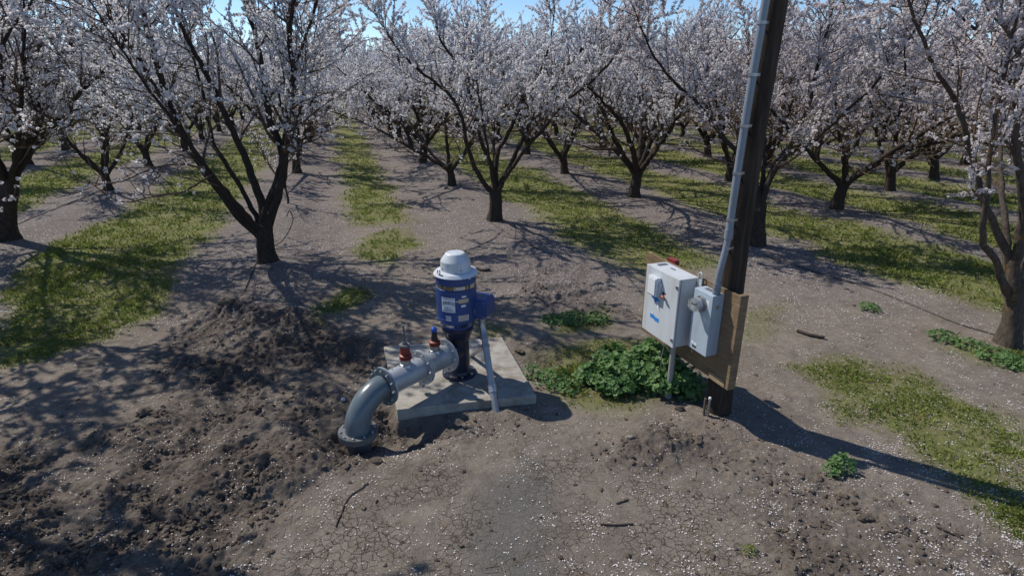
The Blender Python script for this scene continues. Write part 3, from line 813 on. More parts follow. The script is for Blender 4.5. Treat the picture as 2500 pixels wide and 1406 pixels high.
tr_rng = random.Random(5)
def grid_tree(x, y, label, group, pink=None, sc=None, var=None, rz=None):
    v = tr_rng.randrange(6) if var is None else var
    pk = (x > 2.0 + .15 * y) if pink is None else pink
    sc = tr_rng.uniform(.92, 1.06) if sc is None else sc
    return place_tree("almond_tree", VAR[v][1 if pk else 0], (x, y, H(x, y) - .02), tr_rng.uniform(0, 6.28) if rz is None else rz, sc, label, group)

known = [
    ((725, 428), "almond tree half hidden behind the right limbs of the big front tree", 1, .98),
    ((1103, 458), "almond tree second along the right edge of the grassy aisle", 0, .95),
    ((1033, 400), "almond tree with low dark crown, third along the aisle's right edge", 2, 1.0),
    ((1003, 362), "almond tree leaning over the aisle, fourth along its right edge", 3, .95),
    ((267, 470), "slim almond tree between the left-edge tree and the big front tree", 4, .82),
    ((367, 412), "short-trunked almond tree seen under the long left limb of the big front tree", 1, .9),
    ((1547, 487), "wide-forking almond tree above the left end of the wooden panel board", 2, .97),
    ((1382, 428), "almond tree one place farther back than the wide-forking one above the panel board", 4, .92),
    ((1467, 370), "small far almond tree between the two trees above the panel board", 0, .95),
    ((2040, 515), "almond tree just right of the wooden pole, with a long limb leftward", 5, .93),
    ((2170, 473), "thick short almond trunk farther back, right of the tree beside the pole", 1, .95),
    ((1780, 450), "dark almond tree just left of the conduit on the wooden pole", 3, .97),
    ((1727, 385), "distant almond tree left of the pole's conduit, behind the dark tree", 2, .95),
    ((2280, 443), "bent almond trunk half hidden behind the limbs of the right-edge tree", 4, .95),
]
placed = [gp(652, 648), gp(1205, 545), gp(2462, 840), gp(22, 595), gp(1845, 604)]
for (px, lab, v, s_) in known:
    x, y = gp(*px); grid_tree(x, y, lab, "almond trees in blossom", var=v, sc=s_); placed.append(np.array([x, y]))

# trees outside the frame on the left whose shade falls into it
for (x, y, s_) in ((-9.2, 5.0, 1.15), (-11.2, 9.3, 1.0), (-8.3, 1.6, 1.15)):
    grid_tree(x, y, "almond tree just outside the left of the picture, shading the near soil", "almond trees beside the view", var=tr_rng.randrange(6), sc=s_)
    placed.append(np.array([x, y]))

rows = [(-1.7, 13.4, 6.45), (4.15, 15.8, 6.3), (-8.2, 17.3, 6.5), (9.75, 11.4, 6.1), (14.9, 7.9, 6.2), (19.1, 10.0, 6.2), (23.3, 11.2, 6.2),
        (-14.5, 14.5, 6.3), (-20.7, 18, 6.3), (-27, 15, 6.3), (28.8, 8, 6.2), (34.5, 11, 6.2), (40.5, 9, 6.2), (46.5, 11, 6.2), (52, 9, 6.2), (-33, 20, 6.3), (-39, 23, 6.3), (58, 12, 6.2)]
cnt = 0
rowname = {-1.7: "in the row along the left edge of the aisle", 4.15: "in the row along the right edge of the aisle", -8.2: "in the second row left of the aisle",
           9.75: "in the second row right of the aisle", 14.9: "in the third row right of the aisle", 19.1: "in the fourth row right of the aisle",
           23.3: "in the fifth row right of the aisle", -14.5: "in the third row left of the aisle"}
ordn = "first second third fourth fifth sixth seventh eighth ninth tenth eleventh twelfth".split()
for ac, a0, st in rows:
    k = 0
    while True:
        al = a0 + k * st; k += 1
        x, y = rowpt(al, ac)
        if y > 88: break
        x += tr_rng.uniform(-.25, .25); y += tr_rng.uniform(-.25, .25)
        if y < 8 or abs(x) > y * .93 + 4: continue
        if min(np.hypot(*(p - np.array([x, y]))) for p in placed) < 3.4: continue
        if ac == -1.7 and k == 2: continue
        placed.append(np.array([x, y]))
        if ac in rowname and y < 50:
            grid_tree(x, y, "almond tree %s, %s from the front" % (rowname[ac], ordn[k - 1]), "almond trees in blossom")
        else:
            grid_tree(x, y, "far blossoming almond tree lost in the crowns of the deep orchard", "far almond trees deep in the orchard")
        cnt += 1
print("grid trees", cnt)

# young replacement tree: a thin stem beside the second trunk
def young_tree():
    x, y = gp(703, 505); z = H(x, y)
    t = Tree(77, height=2.6, nscaf=3, flowers=900, fr=.026, tr=.035, trunk_h=.75, spread=.5, bare=.3, twig_mul=.5)
    place_tree("young_tree", t.meshes(M['bark'], M['petal'], "y"), (x, y, z), 1.0, .9, "thin young almond tree with a stick-like stem right of the big front trunk", None, "young tree")
young_tree()

# ------------------------------------------------------------------ broad-leaved weeds
def leafy_clump(name, px_list, n, leaf_r, ht, label, cat, mat='mallow', seed=1, lobes=7):
    r = np.random.default_rng(seed)
    cs = [(gp(a, b), rad, h_) for a, b, rad, h_ in px_list]
    c0 = cs[0][0]; base = np.array([c0[0], c0[1], H(*c0)])
    tot = sum(rad ** 2 for _, rad, _ in cs)
    Vs, Fs, b = [], [], 0; st = MB()
    for c, rad, h_ in cs:
        for _ in range(int(n * rad ** 2 / tot)):
            a = r.random() * 6.28; q = r.random() ** .55; x = c[0] + math.cos(a) * q * rad * r.uniform(.9, 1.15); y = c[1] + math.sin(a) * q * rad
            top = h_ * ht * math.sqrt(max(0, 1 - (q * .96) ** 2)) * r.uniform(.75, 1.12) * (.7 + .6 * float(vnoise(np.array([x]), np.array([y]), .16, seed)[0]))
            z = H(x, y) if _ % 12 == 0 else base[2]
            zz = z + .02 + top * (1 if r.random() < .65 else r.random())
            nr = np.array([math.cos(a) * q * .8, math.sin(a) * q * .8, 1.0]) + r.normal(size=3) * .38; nr /= np.linalg.norm(nr)
            u = np.cross(nr, r.normal(size=3)); u /= np.linalg.norm(u); v = np.cross(nr, u)
            R = leaf_r * r.uniform(.55, 1.25); m = lobes * 2 + 1
            ring = []
            for k in range(m):
                an = -2.7 + 5.4 * k / (m - 1); rr = R * (1.0 if k % 2 == 1 else .80)
                ring.append(np.array([x, y, zz]) + (u * math.cos(an) + v * math.sin(an)) * rr + nr * (R * .22 * (1 if k % 2 else .4)))
            Vs.append(np.array([np.array([x, y, zz])] + ring)); Fs.append(np.array([[0, k + 1, k + 2] for k in range(m - 1)]) + b); b += m + 1
            if _ % 5 == 0: st.tube([(x * .8 + c[0] * .2, y * .8 + c[1] * .2, z), (x, y, zz)], .0025, 4, False)
    e = empty(name, tuple(base), label, cat)
    me = mesh_np("leaves", np.concatenate(Vs) - base, np.concatenate(Fs).ravel(), 3, M[mat]); link("leaves", me, e)
    if n > 1000: st.build("stems", M['stem'], e)
    return e
leafy_clump("mallow_bush", [(1560, 925, .42, 1.0), (1500, 950, .30, .75), (1630, 950, .34, .95), (1500, 890, .28, .7), (1600, 880, .30, .8), (1440, 930, .22, .5)], 2100, .050, .38,
            "lush green broad-leaved mallow bush at the foot of the left end of the panel board", "bush", seed=3)
leafy_clump("mallow_bush", [(1680, 960, .26, 1.0)], 330, .036, .32, "dark shaded mallow growth under the board between its grey leg and the pole", "bush", seed=4)
leafy_clump("weed_clump", [(1400, 787, .30, 1.0), (1350, 790, .22, .7), (1455, 785, .22, .8)], 900, .026, .10, "low bright patch of broad-leaved weeds in the soil between pump and board", "weeds", seed=5)
leafy_clump("weed_clump", [(2052, 1150, .13, 1.0), (2030, 1160, .10, .7)], 150, .026, .14, "small leafy weed at the lower edge of the pole's shadow", "weeds", seed=6)
leafy_clump("weed_clump", [(1345, 935, .26, 1.0), (1300, 915, .16, .8), (1390, 950, .2, .7)], 420, .026, .16, "dark weeds against the right corner of the concrete slab", "weeds", seed=7)
leafy_clump("weed_clump", [(2300, 828, .22, 1.0), (2370, 848, .24, .9), (2440, 880, .30, 1.0), (2490, 895, .25, .9)], 800, .026, .12, "long low clump of weeds in front of the mossy right-edge tree", "weeds", seed=8)
leafy_clump("weed_clump", [(2122, 755, .2, 1.0)], 160, .024, .10, "isolated weed right of the board on the petal-strewn ground", "weeds", seed=9)
leafy_clump("weed_clump", [(860, 728, .38, 1.0), (800, 752, .3, .8)], 700, .022, .09, "low weed patch between the big front tree and the blue pump", "weeds", seed=10, mat='grass')
leafy_clump("weed_clump", [(1828, 1352, .07, 1.0)], 60, .012, .05, "tiny weed on the cracked mud near the bottom of the picture", "weeds", seed=12, mat='grass')

# ------------------------------------------------------------------ concrete slab
def slab():
    m = MB(); m.prism(PAD, -.10, .12)
    tag(m.build("concrete_slab", M['concrete'], bevel=.012, origin=(-.8, 7.2, 0)), "square pale concrete slab under the blue pump", "concrete slab")
slab()

# ------------------------------------------------------------------ pump
PC = np.array([-.735, 7.10]); PZ = .12
def P3(dx, dy, z): return np.array([PC[0] + dx, PC[1] + dy, z])
VIEW = -PC / np.linalg.norm(PC)              # horizontal direction from pump towards the viewer
def curved(m, r, a0, a1, z0, z1, n=8, off=0.0):
    """label patch wrapped round the motor; angles in degrees from the viewer direction, positive = viewer's right"""
    V_, F_ = [], []
    base = math.atan2(VIEW[1], VIEW[0])
    for k in range(n + 1):
        an = base + math.radians(a0 + (a1 - a0) * k / n)
        for z in (z0, z1): V_.append((PC[0] + math.cos(an) * r, PC[1] + math.sin(an) * r, z))
    for k in range(n): F_.append((2 * k, 2 * k + 2, 2 * k + 3, 2 * k + 1))
    m.add(V_, F_, True); return m
def text_curved(txt, size, r, ac, zc, name, mat, parent, arch=0.0, width=None):
    cu = bpy.data.curves.new("lettering", 'FONT'); cu.body = txt; cu.size = size; cu.align_x = 'CENTER'; cu.align_y = 'CENTER'
    cu.offset = size * .02; cu.resolution_u = 3
    o = bpy.data.objects.new("lettering_source", cu); C.objects.link(o)
    bpy.context.view_layer.update()
    me = bpy.data.meshes.new_from_object(o.evaluated_get(bpy.context.evaluated_depsgraph_get()))
    C.objects.unlink(o); bpy.data.objects.remove(o)
    co = np.zeros(len(me.vertices) * 3, np.float32); me.vertices.foreach_get("co", co); co = co.reshape(-1, 3)
    wd = co[:, 0].max() - co[:, 0].min()
    if width: co[:, 0] *= width / wd; wd = width
    base = math.atan2(VIEW[1], VIEW[0]) + math.radians(ac)
    zz = zc + co[:, 1] + arch * (1 - (co[:, 0] / (wd / 2)) ** 2)
    an = base + co[:, 0] / r
    out = np.stack([PC[0] + np.cos(an) * r - parent.location[0], PC[1] + np.sin(an) * r - parent.location[1], zz - parent.location[2]], 1)
    me.vertices.foreach_set("co", out.astype(np.float32).ravel()); me.update(); me.materials.clear(); me.materials.append(mat)
    ob = link(name, me, parent); return ob

def pump():
    e = empty("well_pump", (PC[0], PC[1], PZ), "blue vertical electric well pump with a pale hood, standing on the concrete slab", "water pump")
    o = (PC[0], PC[1], 0)
    # discharge head
    m = MB(); m.lathe(o, [(.0, PZ + .001), (.235, PZ + .001), (.235, PZ + .035), (.165, PZ + .036), (.150, .20), (.150, .66), (.160, .68)], 36)
    m.lathe(o, [(.160, .66), (.20, .78), (.215, .82), (.215, .86), (0, .86)], 36)
    ax = np.array([-.62, -.78, 0]); c0 = np.array([PC[0], PC[1], .5])
    m.cyl(c0 + ax * .05, c0 + ax * .20, .15, 30)
    m.build("discharge_head", M['navy'], e)
    for k in range(8):
        a = k * PI / 4 + .3
        MB().lathe((PC[0] + math.cos(a) * .205, PC[1] + math.sin(a) * .205, PZ + .035), [(.016, 0), (.016, .02), (0, .02)], 6, smooth=False).build("bolt", M['bolt'], e)
    # windows in the head
    for a0, z0 in ((-26, .70), (4, .70)):
        m = MB(); curved(m, .182, a0, a0 + 20, .735, .775, 4); m.build("shaft_window", M['silver_label'], e)
    m = MB(); curved(m, .172, -30, 28, .66, .72, 8); m.build("shaft_opening", M['black'], e)
    # motor
    m = MB()
    m.lathe(o, [(.0, .86), (.205, .86), (.205, .885), (.225, .90), (.258, .965), (.266, .99), (.266, 1.43)], 48)
    m.lathe(o, [(.266, 1.43), (.250, 1.435), (.250, 1.495), (.266, 1.50), (.266, 1.60), (.245, 1.625), (.0, 1.63)], 48)
    for z in (.99, 1.02): m.lathe(o, [(.266, z - .004), (.268, z - .002), (.268, z + .006), (.266, z + .008)], 48)
    body = m.build("motor_body", M['blue'], e)
    m = MB(); m.lathe(o, [(.2505, 1.437), (.2545, 1.439), (.2545, 1.492), (.2505, 1.494)], 48); m.build("vent_band", M['brass'], e)
    for a0 in (-52, -36, -6, 32):
        m = MB(); curved(m, .2565, a0, a0 + 2.2, 1.437, 1.495, 1); m.build("band_clip", M['bolt'], e)
    m = MB(); curved(m, .2575, -2, 26, 1.444, 1.488, 6); m.build("name_plate", M['silver_label'], e)
    m = MB(); curved(m, .264, 42, 62, 1.44, 1.55, 6); m.build("name_plate", M['tan_label'], e)
    for a in (-150, -100, -60, -20, 20, 60, 100, 150):  # lower guard slots
        m = MB(); base = math.atan2(VIEW[1], VIEW[0]) + math.radians(a)
        d = np.array([math.cos(base), math.sin(base), 0]); t = np.array([-d[1], d[0], 0]); n_ = np.array([d[0] * .9, d[1] * .9, -.42]); n_ /= np.linalg.norm(n_)
        up = np.cross(t, n_); c = np.array([PC[0], PC[1], .935]) + d * .244
        m.box(c, t * .075, up * .045, n_ * .004); m.build("lower_vent", M['silver_label'] if a in (-20, -60) else M['black'], e)
    # hood
    m = MB(); m.lathe(o, [(.292, 1.600), (.292, 1.606), (.262, 1.640), (.203, 1.652), (.198, 1.668), (.192, 1.775)], 56)
    m.lathe(o, [(.192, 1.775), (.183, 1.79), (.128, 1.868), (.116, 1.877), (.0, 1.880)], 56)
    m.lathe(o, [(.292, 1.600), (.26, 1.625), (0, 1.63)], 56)
    h = m.build("motor_hood", M['hood'], e)
    for a in (-58, 20, 75):
        d = np.array([math.cos(math.atan2(VIEW[1], VIEW[0]) + math.radians(a)), math.sin(math.atan2(VIEW[1], VIEW[0]) + math.radians(a)), 0])
        MB().lathe(np.array([PC[0], PC[1], 1.69]) + d * .194, [(.008, 0), (.008, .008), (0, .008)], 8, axis=d).build("hood_screw", M['black'], h)
    for a in (-52, 68):
        an = math.atan2(VIEW[1], VIEW[0]) + math.radians(a); d = np.array([math.cos(an), math.sin(an), 0]); t = np.array([-d[1], d[0], 0])
        zc = 1.672 if a < 0 else 1.56; rr = .272 if a < 0 else .275
        c = np.array([PC[0], PC[1], zc]) + d * rr
        pts = [c + t * .026 * math.cos(q) + np.array([0, 0, .026]) * math.sin(q) for q in np.linspace(0, 2 * PI, 17)]
        MB().tube(pts, .007, 8, False).build("lifting_eye", M['galv'], e)
    # junction box
    jc = np.array([PC[0] + .335, PC[1] + .02, 1.13]); fx = np.array([.93, -.36, 0]); fy = np.array([.36, .93, 0])
    m = MB(); prof = [(-.12, -.135), (.08, -.135), (.13, -.09), (.13, .08), (.09, .135), (-.12, .135)]
    V_ = []
    for s_ in (-.14, .14):
        for a, b in prof: V_.append(jc + fx * a + np.array([0, 0, b]) + fy * s_)
    n = len(prof); m.add(V_, [tuple(range(n))[::-1], tuple(range(n, 2 * n))] + [(i, (i + 1) % n, n + (i + 1) % n, n + i) for i in range(n)])
    m.box(jc - fy * .145, fx * .22, np.array([0, 0, .24]), fy * .012)
    jb = m.build("junction_box", M['blue'], e, bevel=.008)
    for a, b in ((-.09, -.1), (.09, -.1), (-.09, .1), (.09, .1)):
        MB().lathe(jc - fy * .151 + fx * a + np.array([0, 0, b]), [(.007, 0), (.007, .006), (0, .006)], 6, axis=-fy).build("cover_screw", M['bolt'], jb)
    # stickers
    m = MB(); curved(m, .2678, -46, -5, 1.145, 1.345, 10)
    st = m.build("maker_sticker", M['white'], e); st['label'] = "white sticker with blue arched lettering on the motor"
    r_ = .2690
    for txt, sz, zc, wd, ar in (("SHANNON", .070, 1.255, .172, .018), ("PUMP CO.", .024, 1.205, .085, 0)):
        ob = text_curved(txt, sz, r_, -24.5, zc, "lettering", M['text'], e, arch=ar, width=wd); ob.parent = st
        ob.location = Vector(e.location)
    for zc, w0, w1 in ((1.328, -43, -8), (1.180, -38, -12), (1.163, -43, -8)):
        m = MB(); curved(m, .2686, w0, w1, zc - .004, zc + .004, 8); m.build("small_print", M['text'], st)
    for a0, a1, z0, z1, mt in ((14, 27, 1.345, 1.368, 'white'), (4, 34, 1.27, 1.325, 'tan_label'), (12, 25, 1.215, 1.245, 'white'), (-3, 3, 1.29, 1.302, 'white'),
                               (3, 34, 1.02, 1.10, 'silver_label'), (58, 72, 1.06, 1.14, 'tan_label'), (-34, -17, 1.082, 1.092, 'white'), (-34, -17, 1.066, 1.074, 'white'), (-34, -17, 1.05, 1.058, 'white'), (-34, -17, 1.025, 1.04, 'white'), (38, 43, 1.575, 1.60, 'white')):
        m = MB(); curved(m, .2680, a0, a1, z0, z1, 6); m.build("label_plate", M[mt], e)
    m = MB()
    for j in range(4): curved(m, .2686, 6, 31, 1.033 + j * .016, 1.037 + j * .016, 5)
    m.build("small_print", M['text'], e)
pump()

# ------------------------------------------------------------------ discharge pipe
def discharge():
    e = empty("discharge_pipe", (-1.35, 6.28, .1), "silver flanged discharge pipe with a slate-grey elbow running from the pump into the ground", "pipe")
    ax = np.array([-.625, -.780, 0]); ax /= np.linalg.norm(ax); side = np.array([-ax[1], ax[0], 0]); up = np.array([0, 0, 1.])
    S0 = np.array([PC[0], PC[1], .50]) + ax * .235
    Lp = 1.06; PR = .150; FR = .232
    def fl(c, axis, name, r=FR, th=.028, mt='pipe', nb=10, par=None, n_up=None, sgn=(-1, 1), ph=0.):
        axis = np.asarray(axis, float); m = MB(); m.lathe(c, [(PR * .9, -th / 2), (r, -th / 2), (r, th / 2), (PR * .9, th / 2)], 44, axis=axis)
        f = m.build(name, M[mt], e)
        ref = np.array([0, 0, 1.]) if abs(axis[2]) < .9 else np.array([1., 0, 0]); a = np.cross(ref, axis); a /= np.linalg.norm(a); b = np.cross(axis, a)
        for k in range(nb):
            an = 2 * PI * (k + ph) / nb; p = np.asarray(c) + (a * math.cos(an) + b * math.sin(an)) * (r - .034)
            mb = MB()
            for sg in sgn:
                mb.lathe(p + axis * sg * th / 2, [(.016, 0), (.016, .015), (.009, .016), (.008, .028), (0, .028)], 6, axis=axis * sg, smooth=False)
            mb.build("bolt", M['bolt'], f)
        return f
    m = MB(); m.cyl(S0, S0 + ax * .44, PR, 44); m.build("pipe_section", M['pipe'], e)
    m = MB(); m.cyl(S0 + ax * .48, S0 + ax * Lp, PR, 44); m.build("pipe_section", M['pipe'], e)
    fl(S0 + ax * .012, ax, "flange"); fl(S0 + ax * .443, ax, "flange", th=.020); fl(S0 + ax * .466, ax, "flange", th=.020)
    fl(S0 + ax * (Lp - .012), ax, "flange", mt='pipe', th=.018, r=.240, nb=12, sgn=(-1,)); E0 = S0 + ax * Lp
    fl(E0 + ax * .010, ax, "flange", mt='elbow', th=.020, r=.243, nb=12, sgn=(1,))
    # rows of small holes along the crown of the pipe
    for t in (.12, .2, .28, .56, .66, .78, .9):
        p = S0 + ax * t + up * PR * .985 - side * .02
        MB().lathe(p, [(.009, 0), (.009, .005), (0, .005)], 8, axis=(up * .98)).build("plug", M['black'], e)
    # elbow
    R = .40; pts = []
    for k in range(19):
        q = k / 18 * PI / 2; pts.append(E0 + ax * (.03 + R * math.sin(q)) + up * (-R * (1 - math.cos(q))))
    m = MB(); m.tube(pts, PR * 1.01, 44, False); m.build("elbow", M['elbow'], e)
    end = pts[-1]
    f = fl(end + up * -.012, (0, 0, 1), "flange", mt='flange', th=.034, r=.23, sgn=(1,)); f = fl(end + up * -.050, (0, 0, 1), "flange", mt='flange', th=.034, r=.228, sgn=(-1,))
    m = MB(); m.cyl(end + up * -.06, end + up * -.7, PR * .95, 32); m.build("riser", M['flange'], e)
    # saddle outlets on the pipe's back
    def saddle(t):
        p = S0 + ax * t + up * PR
        m = MB(); m.lathe(p - up * .04, [(.066, 0), (.062, .10), (.062, .115)], 24); m.lathe(p, [(.09, -.035), (.075, .01), (.062, .015)], 24)
        m.build("outlet_saddle", M['galv'], e); return p + up * .075
    p = saddle(.20)
    m = MB(); m.lathe(p, [(.0, 0), (.076, 0), (.076, .018), (.06, .02), (.06, .034), (.076, .036), (.076, .054), (.045, .066), (0, .066)], 28); m.build("red_coupling", M['red'], e)
    m = MB(); m.lathe(p + up * .066, [(.045, 0), (.040, .05), (.034, .10), (.03, .12), (0, .12)], 20); m.build("air_valve", M['black'], e)
    m = MB(); m.lathe(p + up * .186, [(.018, 0), (.036, .008), (.041, .03), (.034, .052), (.018, .066), (0, .068)], 24); m.build("valve_cap", M['bluecap'], e)
    p = saddle(.70)
    m = MB(); m.lathe(p, [(.0, 0), (.078, 0), (.078, .020), (.062, .022), (.062, .036), (.078, .038), (.078, .056), (.05, .068), (0, .068)], 28); m.build("red_coupling", M['red'], e)
    m = MB(); m.lathe(p + up * .068, [(.055, 0), (.062, .03), (.060, .085), (.045, .10), (0, .10)], 24); m.build("air_valve", M['red'], e)
    m = MB(); m.lathe(p + up * .168, [(.0, 0), (.066, 0), (.066, .03), (.03, .034), (.03, .06), (.0, .06)], 24); m.build("valve_cap", M['flange'], e)
    m = MB(); m.lathe(p + up * .228, [(.017, 0), (.017, .12), (.012, .122), (.012, .20), (.016, .202), (.016, .225), (0, .226)], 14); m.build("valve_stem", M['flange'], e)
    # saddle strap ends under the pipe
    for t in (.46,):
        m = MB(); p = S0 + ax * t - up * (FR + .01)
        m.box(p, side * .07, ax * .05, up * .07); m.build("drain_lug", M['galv'], e, bevel=.006)
    # timber packing under the pipe, on the slab
    return e
discharge()

# electrical conduit from the pump's junction box into the ground
def pump_conduit():
    top = at_y(1163, 768, 7.05); knee = at_y(1172, 838, 6.98); foot = np.append(gp(1211, 1003), 0.0)
    e = empty("pump_conduit", (foot[0], foot[1], H(foot[0], foot[1])), "silver-blue conduit slanting from the pump's junction box over the slab edge into the soil", "conduit")
    below = foot + (foot - knee) / np.linalg.norm(foot - knee) * .25
    jb = np.array([PC[0] + .335, PC[1] - .02, 1.0])
    pts = [jb + np.array([0, 0, 0]), jb + np.array([0, -.01, -.08]), top * .0 + jb + np.array([.003, -.02, -.15])]
    k2 = jb + np.array([.02, -.05, -.24]); dirn = (foot - k2) / np.linalg.norm(foot - k2)
    pts += [k2, k2 + dirn * .05]
    m = MB(); m.tube(pts, .046, 20); m.build("conduit_bend", M['galv'], e)
    q0 = k2 + dirn * .03; L_ = np.linalg.norm(foot - q0)
    m = MB(); m.tube([q0, q0 + dirn * L_ * .72], .044, 20); m.build("conduit_length", M['pipe'], e)
    m = MB(); m.tube([q0 + dirn * L_ * .70, foot, below], .049, 20); m.build("conduit_length", M['galv'], e)
    for t in (.03, .14, .68, .71, .745):
        m = MB(); c = q0 + dirn * L_ * t; m.tube([c - dirn * .016, c + dirn * .016], .056, 20); m.build("coupling", M['bolt'] if t > .5 else M['galv'], e)
    m = MB(); m.lathe(jb + np.array([0, 0, -.035]), [(.048, -.02), (.055, -.018), (.055, .02), (.03, .03)], 6, smooth=False); m.build("lock_nut", M['galv'], e)
    # raking stay from slab to conduit
    a = np.append(gp(1150, 869, .12), .12); b = q0 + dirn * L_ * .12
    m = MB(); m.tube([a, b], .032, 14); m.box(a + np.array([0, 0, .006]), (.09, 0, 0), (0, .09, 0), (0, 0, .012)); m.build("stay", M['galv'], e)
pump_conduit()

# ------------------------------------------------------------------ utility pole and riser
POLE = np.array([2.635, 6.33])
def pole():
    e = empty("utility_pole", (POLE[0], POLE[1], 0), "tall dark weathered wooden pole behind the panel board", "wooden pole")
    bow = lambda z: -.062 * math.sin(PI * min(max(z, 0), 4.9) / 4.9)
    m = MB(); n = 36; sides = 26; V_ = []; r_ = np.random.default_rng(4)
    ph = r_.random(6) * 6.28
    for i in range(n):
        z = -.4 + 10.4 * i / (n - 1); r0 = .158 - .0105 * z if z > 0 else .158
        for k in range(sides):
            an = 2 * PI * k / sides
            rr = r0 * (1 + .022 * math.sin(3 * an + ph[0] + z * .5) + .018 * math.sin(7 * an + ph[1] + z * .2) - .06 * math.exp(-((math.sin((an - 3.9 - .05 * z) / 2)) / .05) ** 2) * (z > .8))
            V_.append((POLE[0] + rr * math.cos(an) + bow(z), POLE[1] + rr * math.sin(an), z))
    m.add(V_, [(i * sides + k, i * sides + (k + 1) % sides, (i + 1) * sides + (k + 1) % sides, (i + 1) * sides + k) for i in range(n - 1) for k in range(sides)], True)
    m.add(V_[-sides:], [tuple(range(sides))]); m.build("shaft", M['pole'], e)
pole()

# board coordinates: s along the board from its left end, n out of its front face, z up
KB = .975; BA = np.array([1.93, 7.85]); BD = np.array([.355, -.935]); BD /= np.linalg.norm(BD); BN = np.array([BD[1], -BD[0]])
def bp(s, z, n=0.):
    p = np.array([*(BA + BD * s + BN * n), z]); O = np.array([0, 0, CAM_H]); return O + (p - O) * KB
b3d = np.array([*BD, 0.]); b3n = np.array([*BN, 0.]); b3u = np.array([0, 0, 1.])
def bbox(m, s0, s1, z0, z1, n0, n1):
    return m.hexa([bp(s, z, n) for s in (s0, s1) for n in (n0, n1) for z in (z0, z1)])

def riser():
    e = empty("riser_conduit", (2.45, 6.22, 1.6), "long grey conduit strapped up the left side of the wooden pole", "conduit")
    px_, py_ = POLE[0] - .165 - .05, POLE[1] - .115
    top = bp(1.585, 1.60, .085)
    path = [top + np.array([0, 0, z]) for z in (-.005, .06, .13)]
    A_ = path[-1]; B_ = np.array([px_, py_, 2.35])
    for t in (.12, .28, .45, .62, .80, .93): s_ = t * t * (3 - 2 * t); path.append(np.array([A_[0] + (B_[0] - A_[0]) * s_, A_[1] + (B_[1] - A_[1]) * s_, A_[2] + (B_[2] - A_[2]) * t]))
    path.append(B_)
    m = MB(); m.tube(path, .037, 20); m.build("lower_bend", M['pvc'], e)
    bow = lambda z: -.062 * math.sin(PI * min(max(z, 0), 4.9) / 4.9) + .062 * math.sin(PI * 2.35 / 4.9)
    m = MB(); m.tube([np.array([px_ + bow(z), py_, z]) for z in (2.34, 2.7, 3.1, 3.5, 3.9, 4.3, 4.7, 5.0, 9.2)], .041, 20); m.build("straight_run", M['pvc'], e)
    for z in (.03, .10):
        c = top + np.array([0, 0, z]) ; m = MB(); m.tube([c - np.array([0, 0, .03]), c + np.array([0, 0, .03])], .046, 20); m.build("collar", M['pvc'], e)
    m = MB(); m.tube([B_ - np.array([0, 0, .05]), B_ + np.array([0, 0, .06])], .047, 20); m.build("collar", M['pvc'], e)
    for z in (2.2, 2.52, 3.03, 3.52, 4.02, 4.5, 5.0, 5.6):
        m = MB(); x_ = px_ + (bow(z) if z > 2.35 else 0); d = np.array([POLE[0] - .05 - x_, POLE[1] - py_, 0]); d /= np.linalg.norm(d); t = np.array([-d[1], d[0], 0])
        pts = [np.array([x_, py_, z]) + (-d * math.cos(q) + t * math.sin(q)) * .046 for q in np.linspace(-1.75, 1.75, 13)]
        pts = [pts[0] + d * .05] + pts + [pts[-1] + d * .05]
        for a, b in zip(pts[:-1], pts[1:]):
            w_ = np.cross(b - a, b3u); w_ /= np.linalg.norm(w_)
            m.box((a + b) / 2, (b - a) * 1.08, w_ * .005, b3u * .03)
        m.build("strap", M['galv'], e)
riser()

def board():
    o = bp(.95, .45)
    e = empty("panel_board", (o[0], o[1], o[2]), "tan plywood board fixed to the wooden pole and carrying two grey electric boxes", "wooden board")
    m = MB(); bbox(m, 0, 1.84, .455, 1.66, -.022, 0); m.build("plywood_sheet", M['board'], e, bevel=.002)
    m = MB(); bbox(m, 1.842, 1.90, .448, 1.664, -.11, .004); m.build("end_batten", M['board'], e, bevel=.003)
    m = MB(); bbox(m, 0, .055, .46, 1.655, -.062, -.024); m.build("batten", M['batten'], e, bevel=.003)
    for z in (1.56, .56):
        m = MB(); bbox(m, .06, 1.838, z - .045, z + .045, -.062, -.024); m.build("rail", M['board'], e, bevel=.003)
    m = MB(); bbox(m, 1.56, 1.838, .452, .54, .002, .012); m.build("patch_board", M['batten'], e, bevel=.002)
    for z in (.62, .95, 1.3, 1.6):
        MB().lathe(bp(1.87, z, .004), [(.008, 0), (.008, .004), (0, .004)], 8, axis=b3n).build("screw", M['bolt'], e)
    # red junction bracket on the back near the top
    m = MB(); bbox(m, .38, .56, 1.60, 1.682, -.14, -.066); m.build("red_bracket", M['red'], e, bevel=.004)
board()

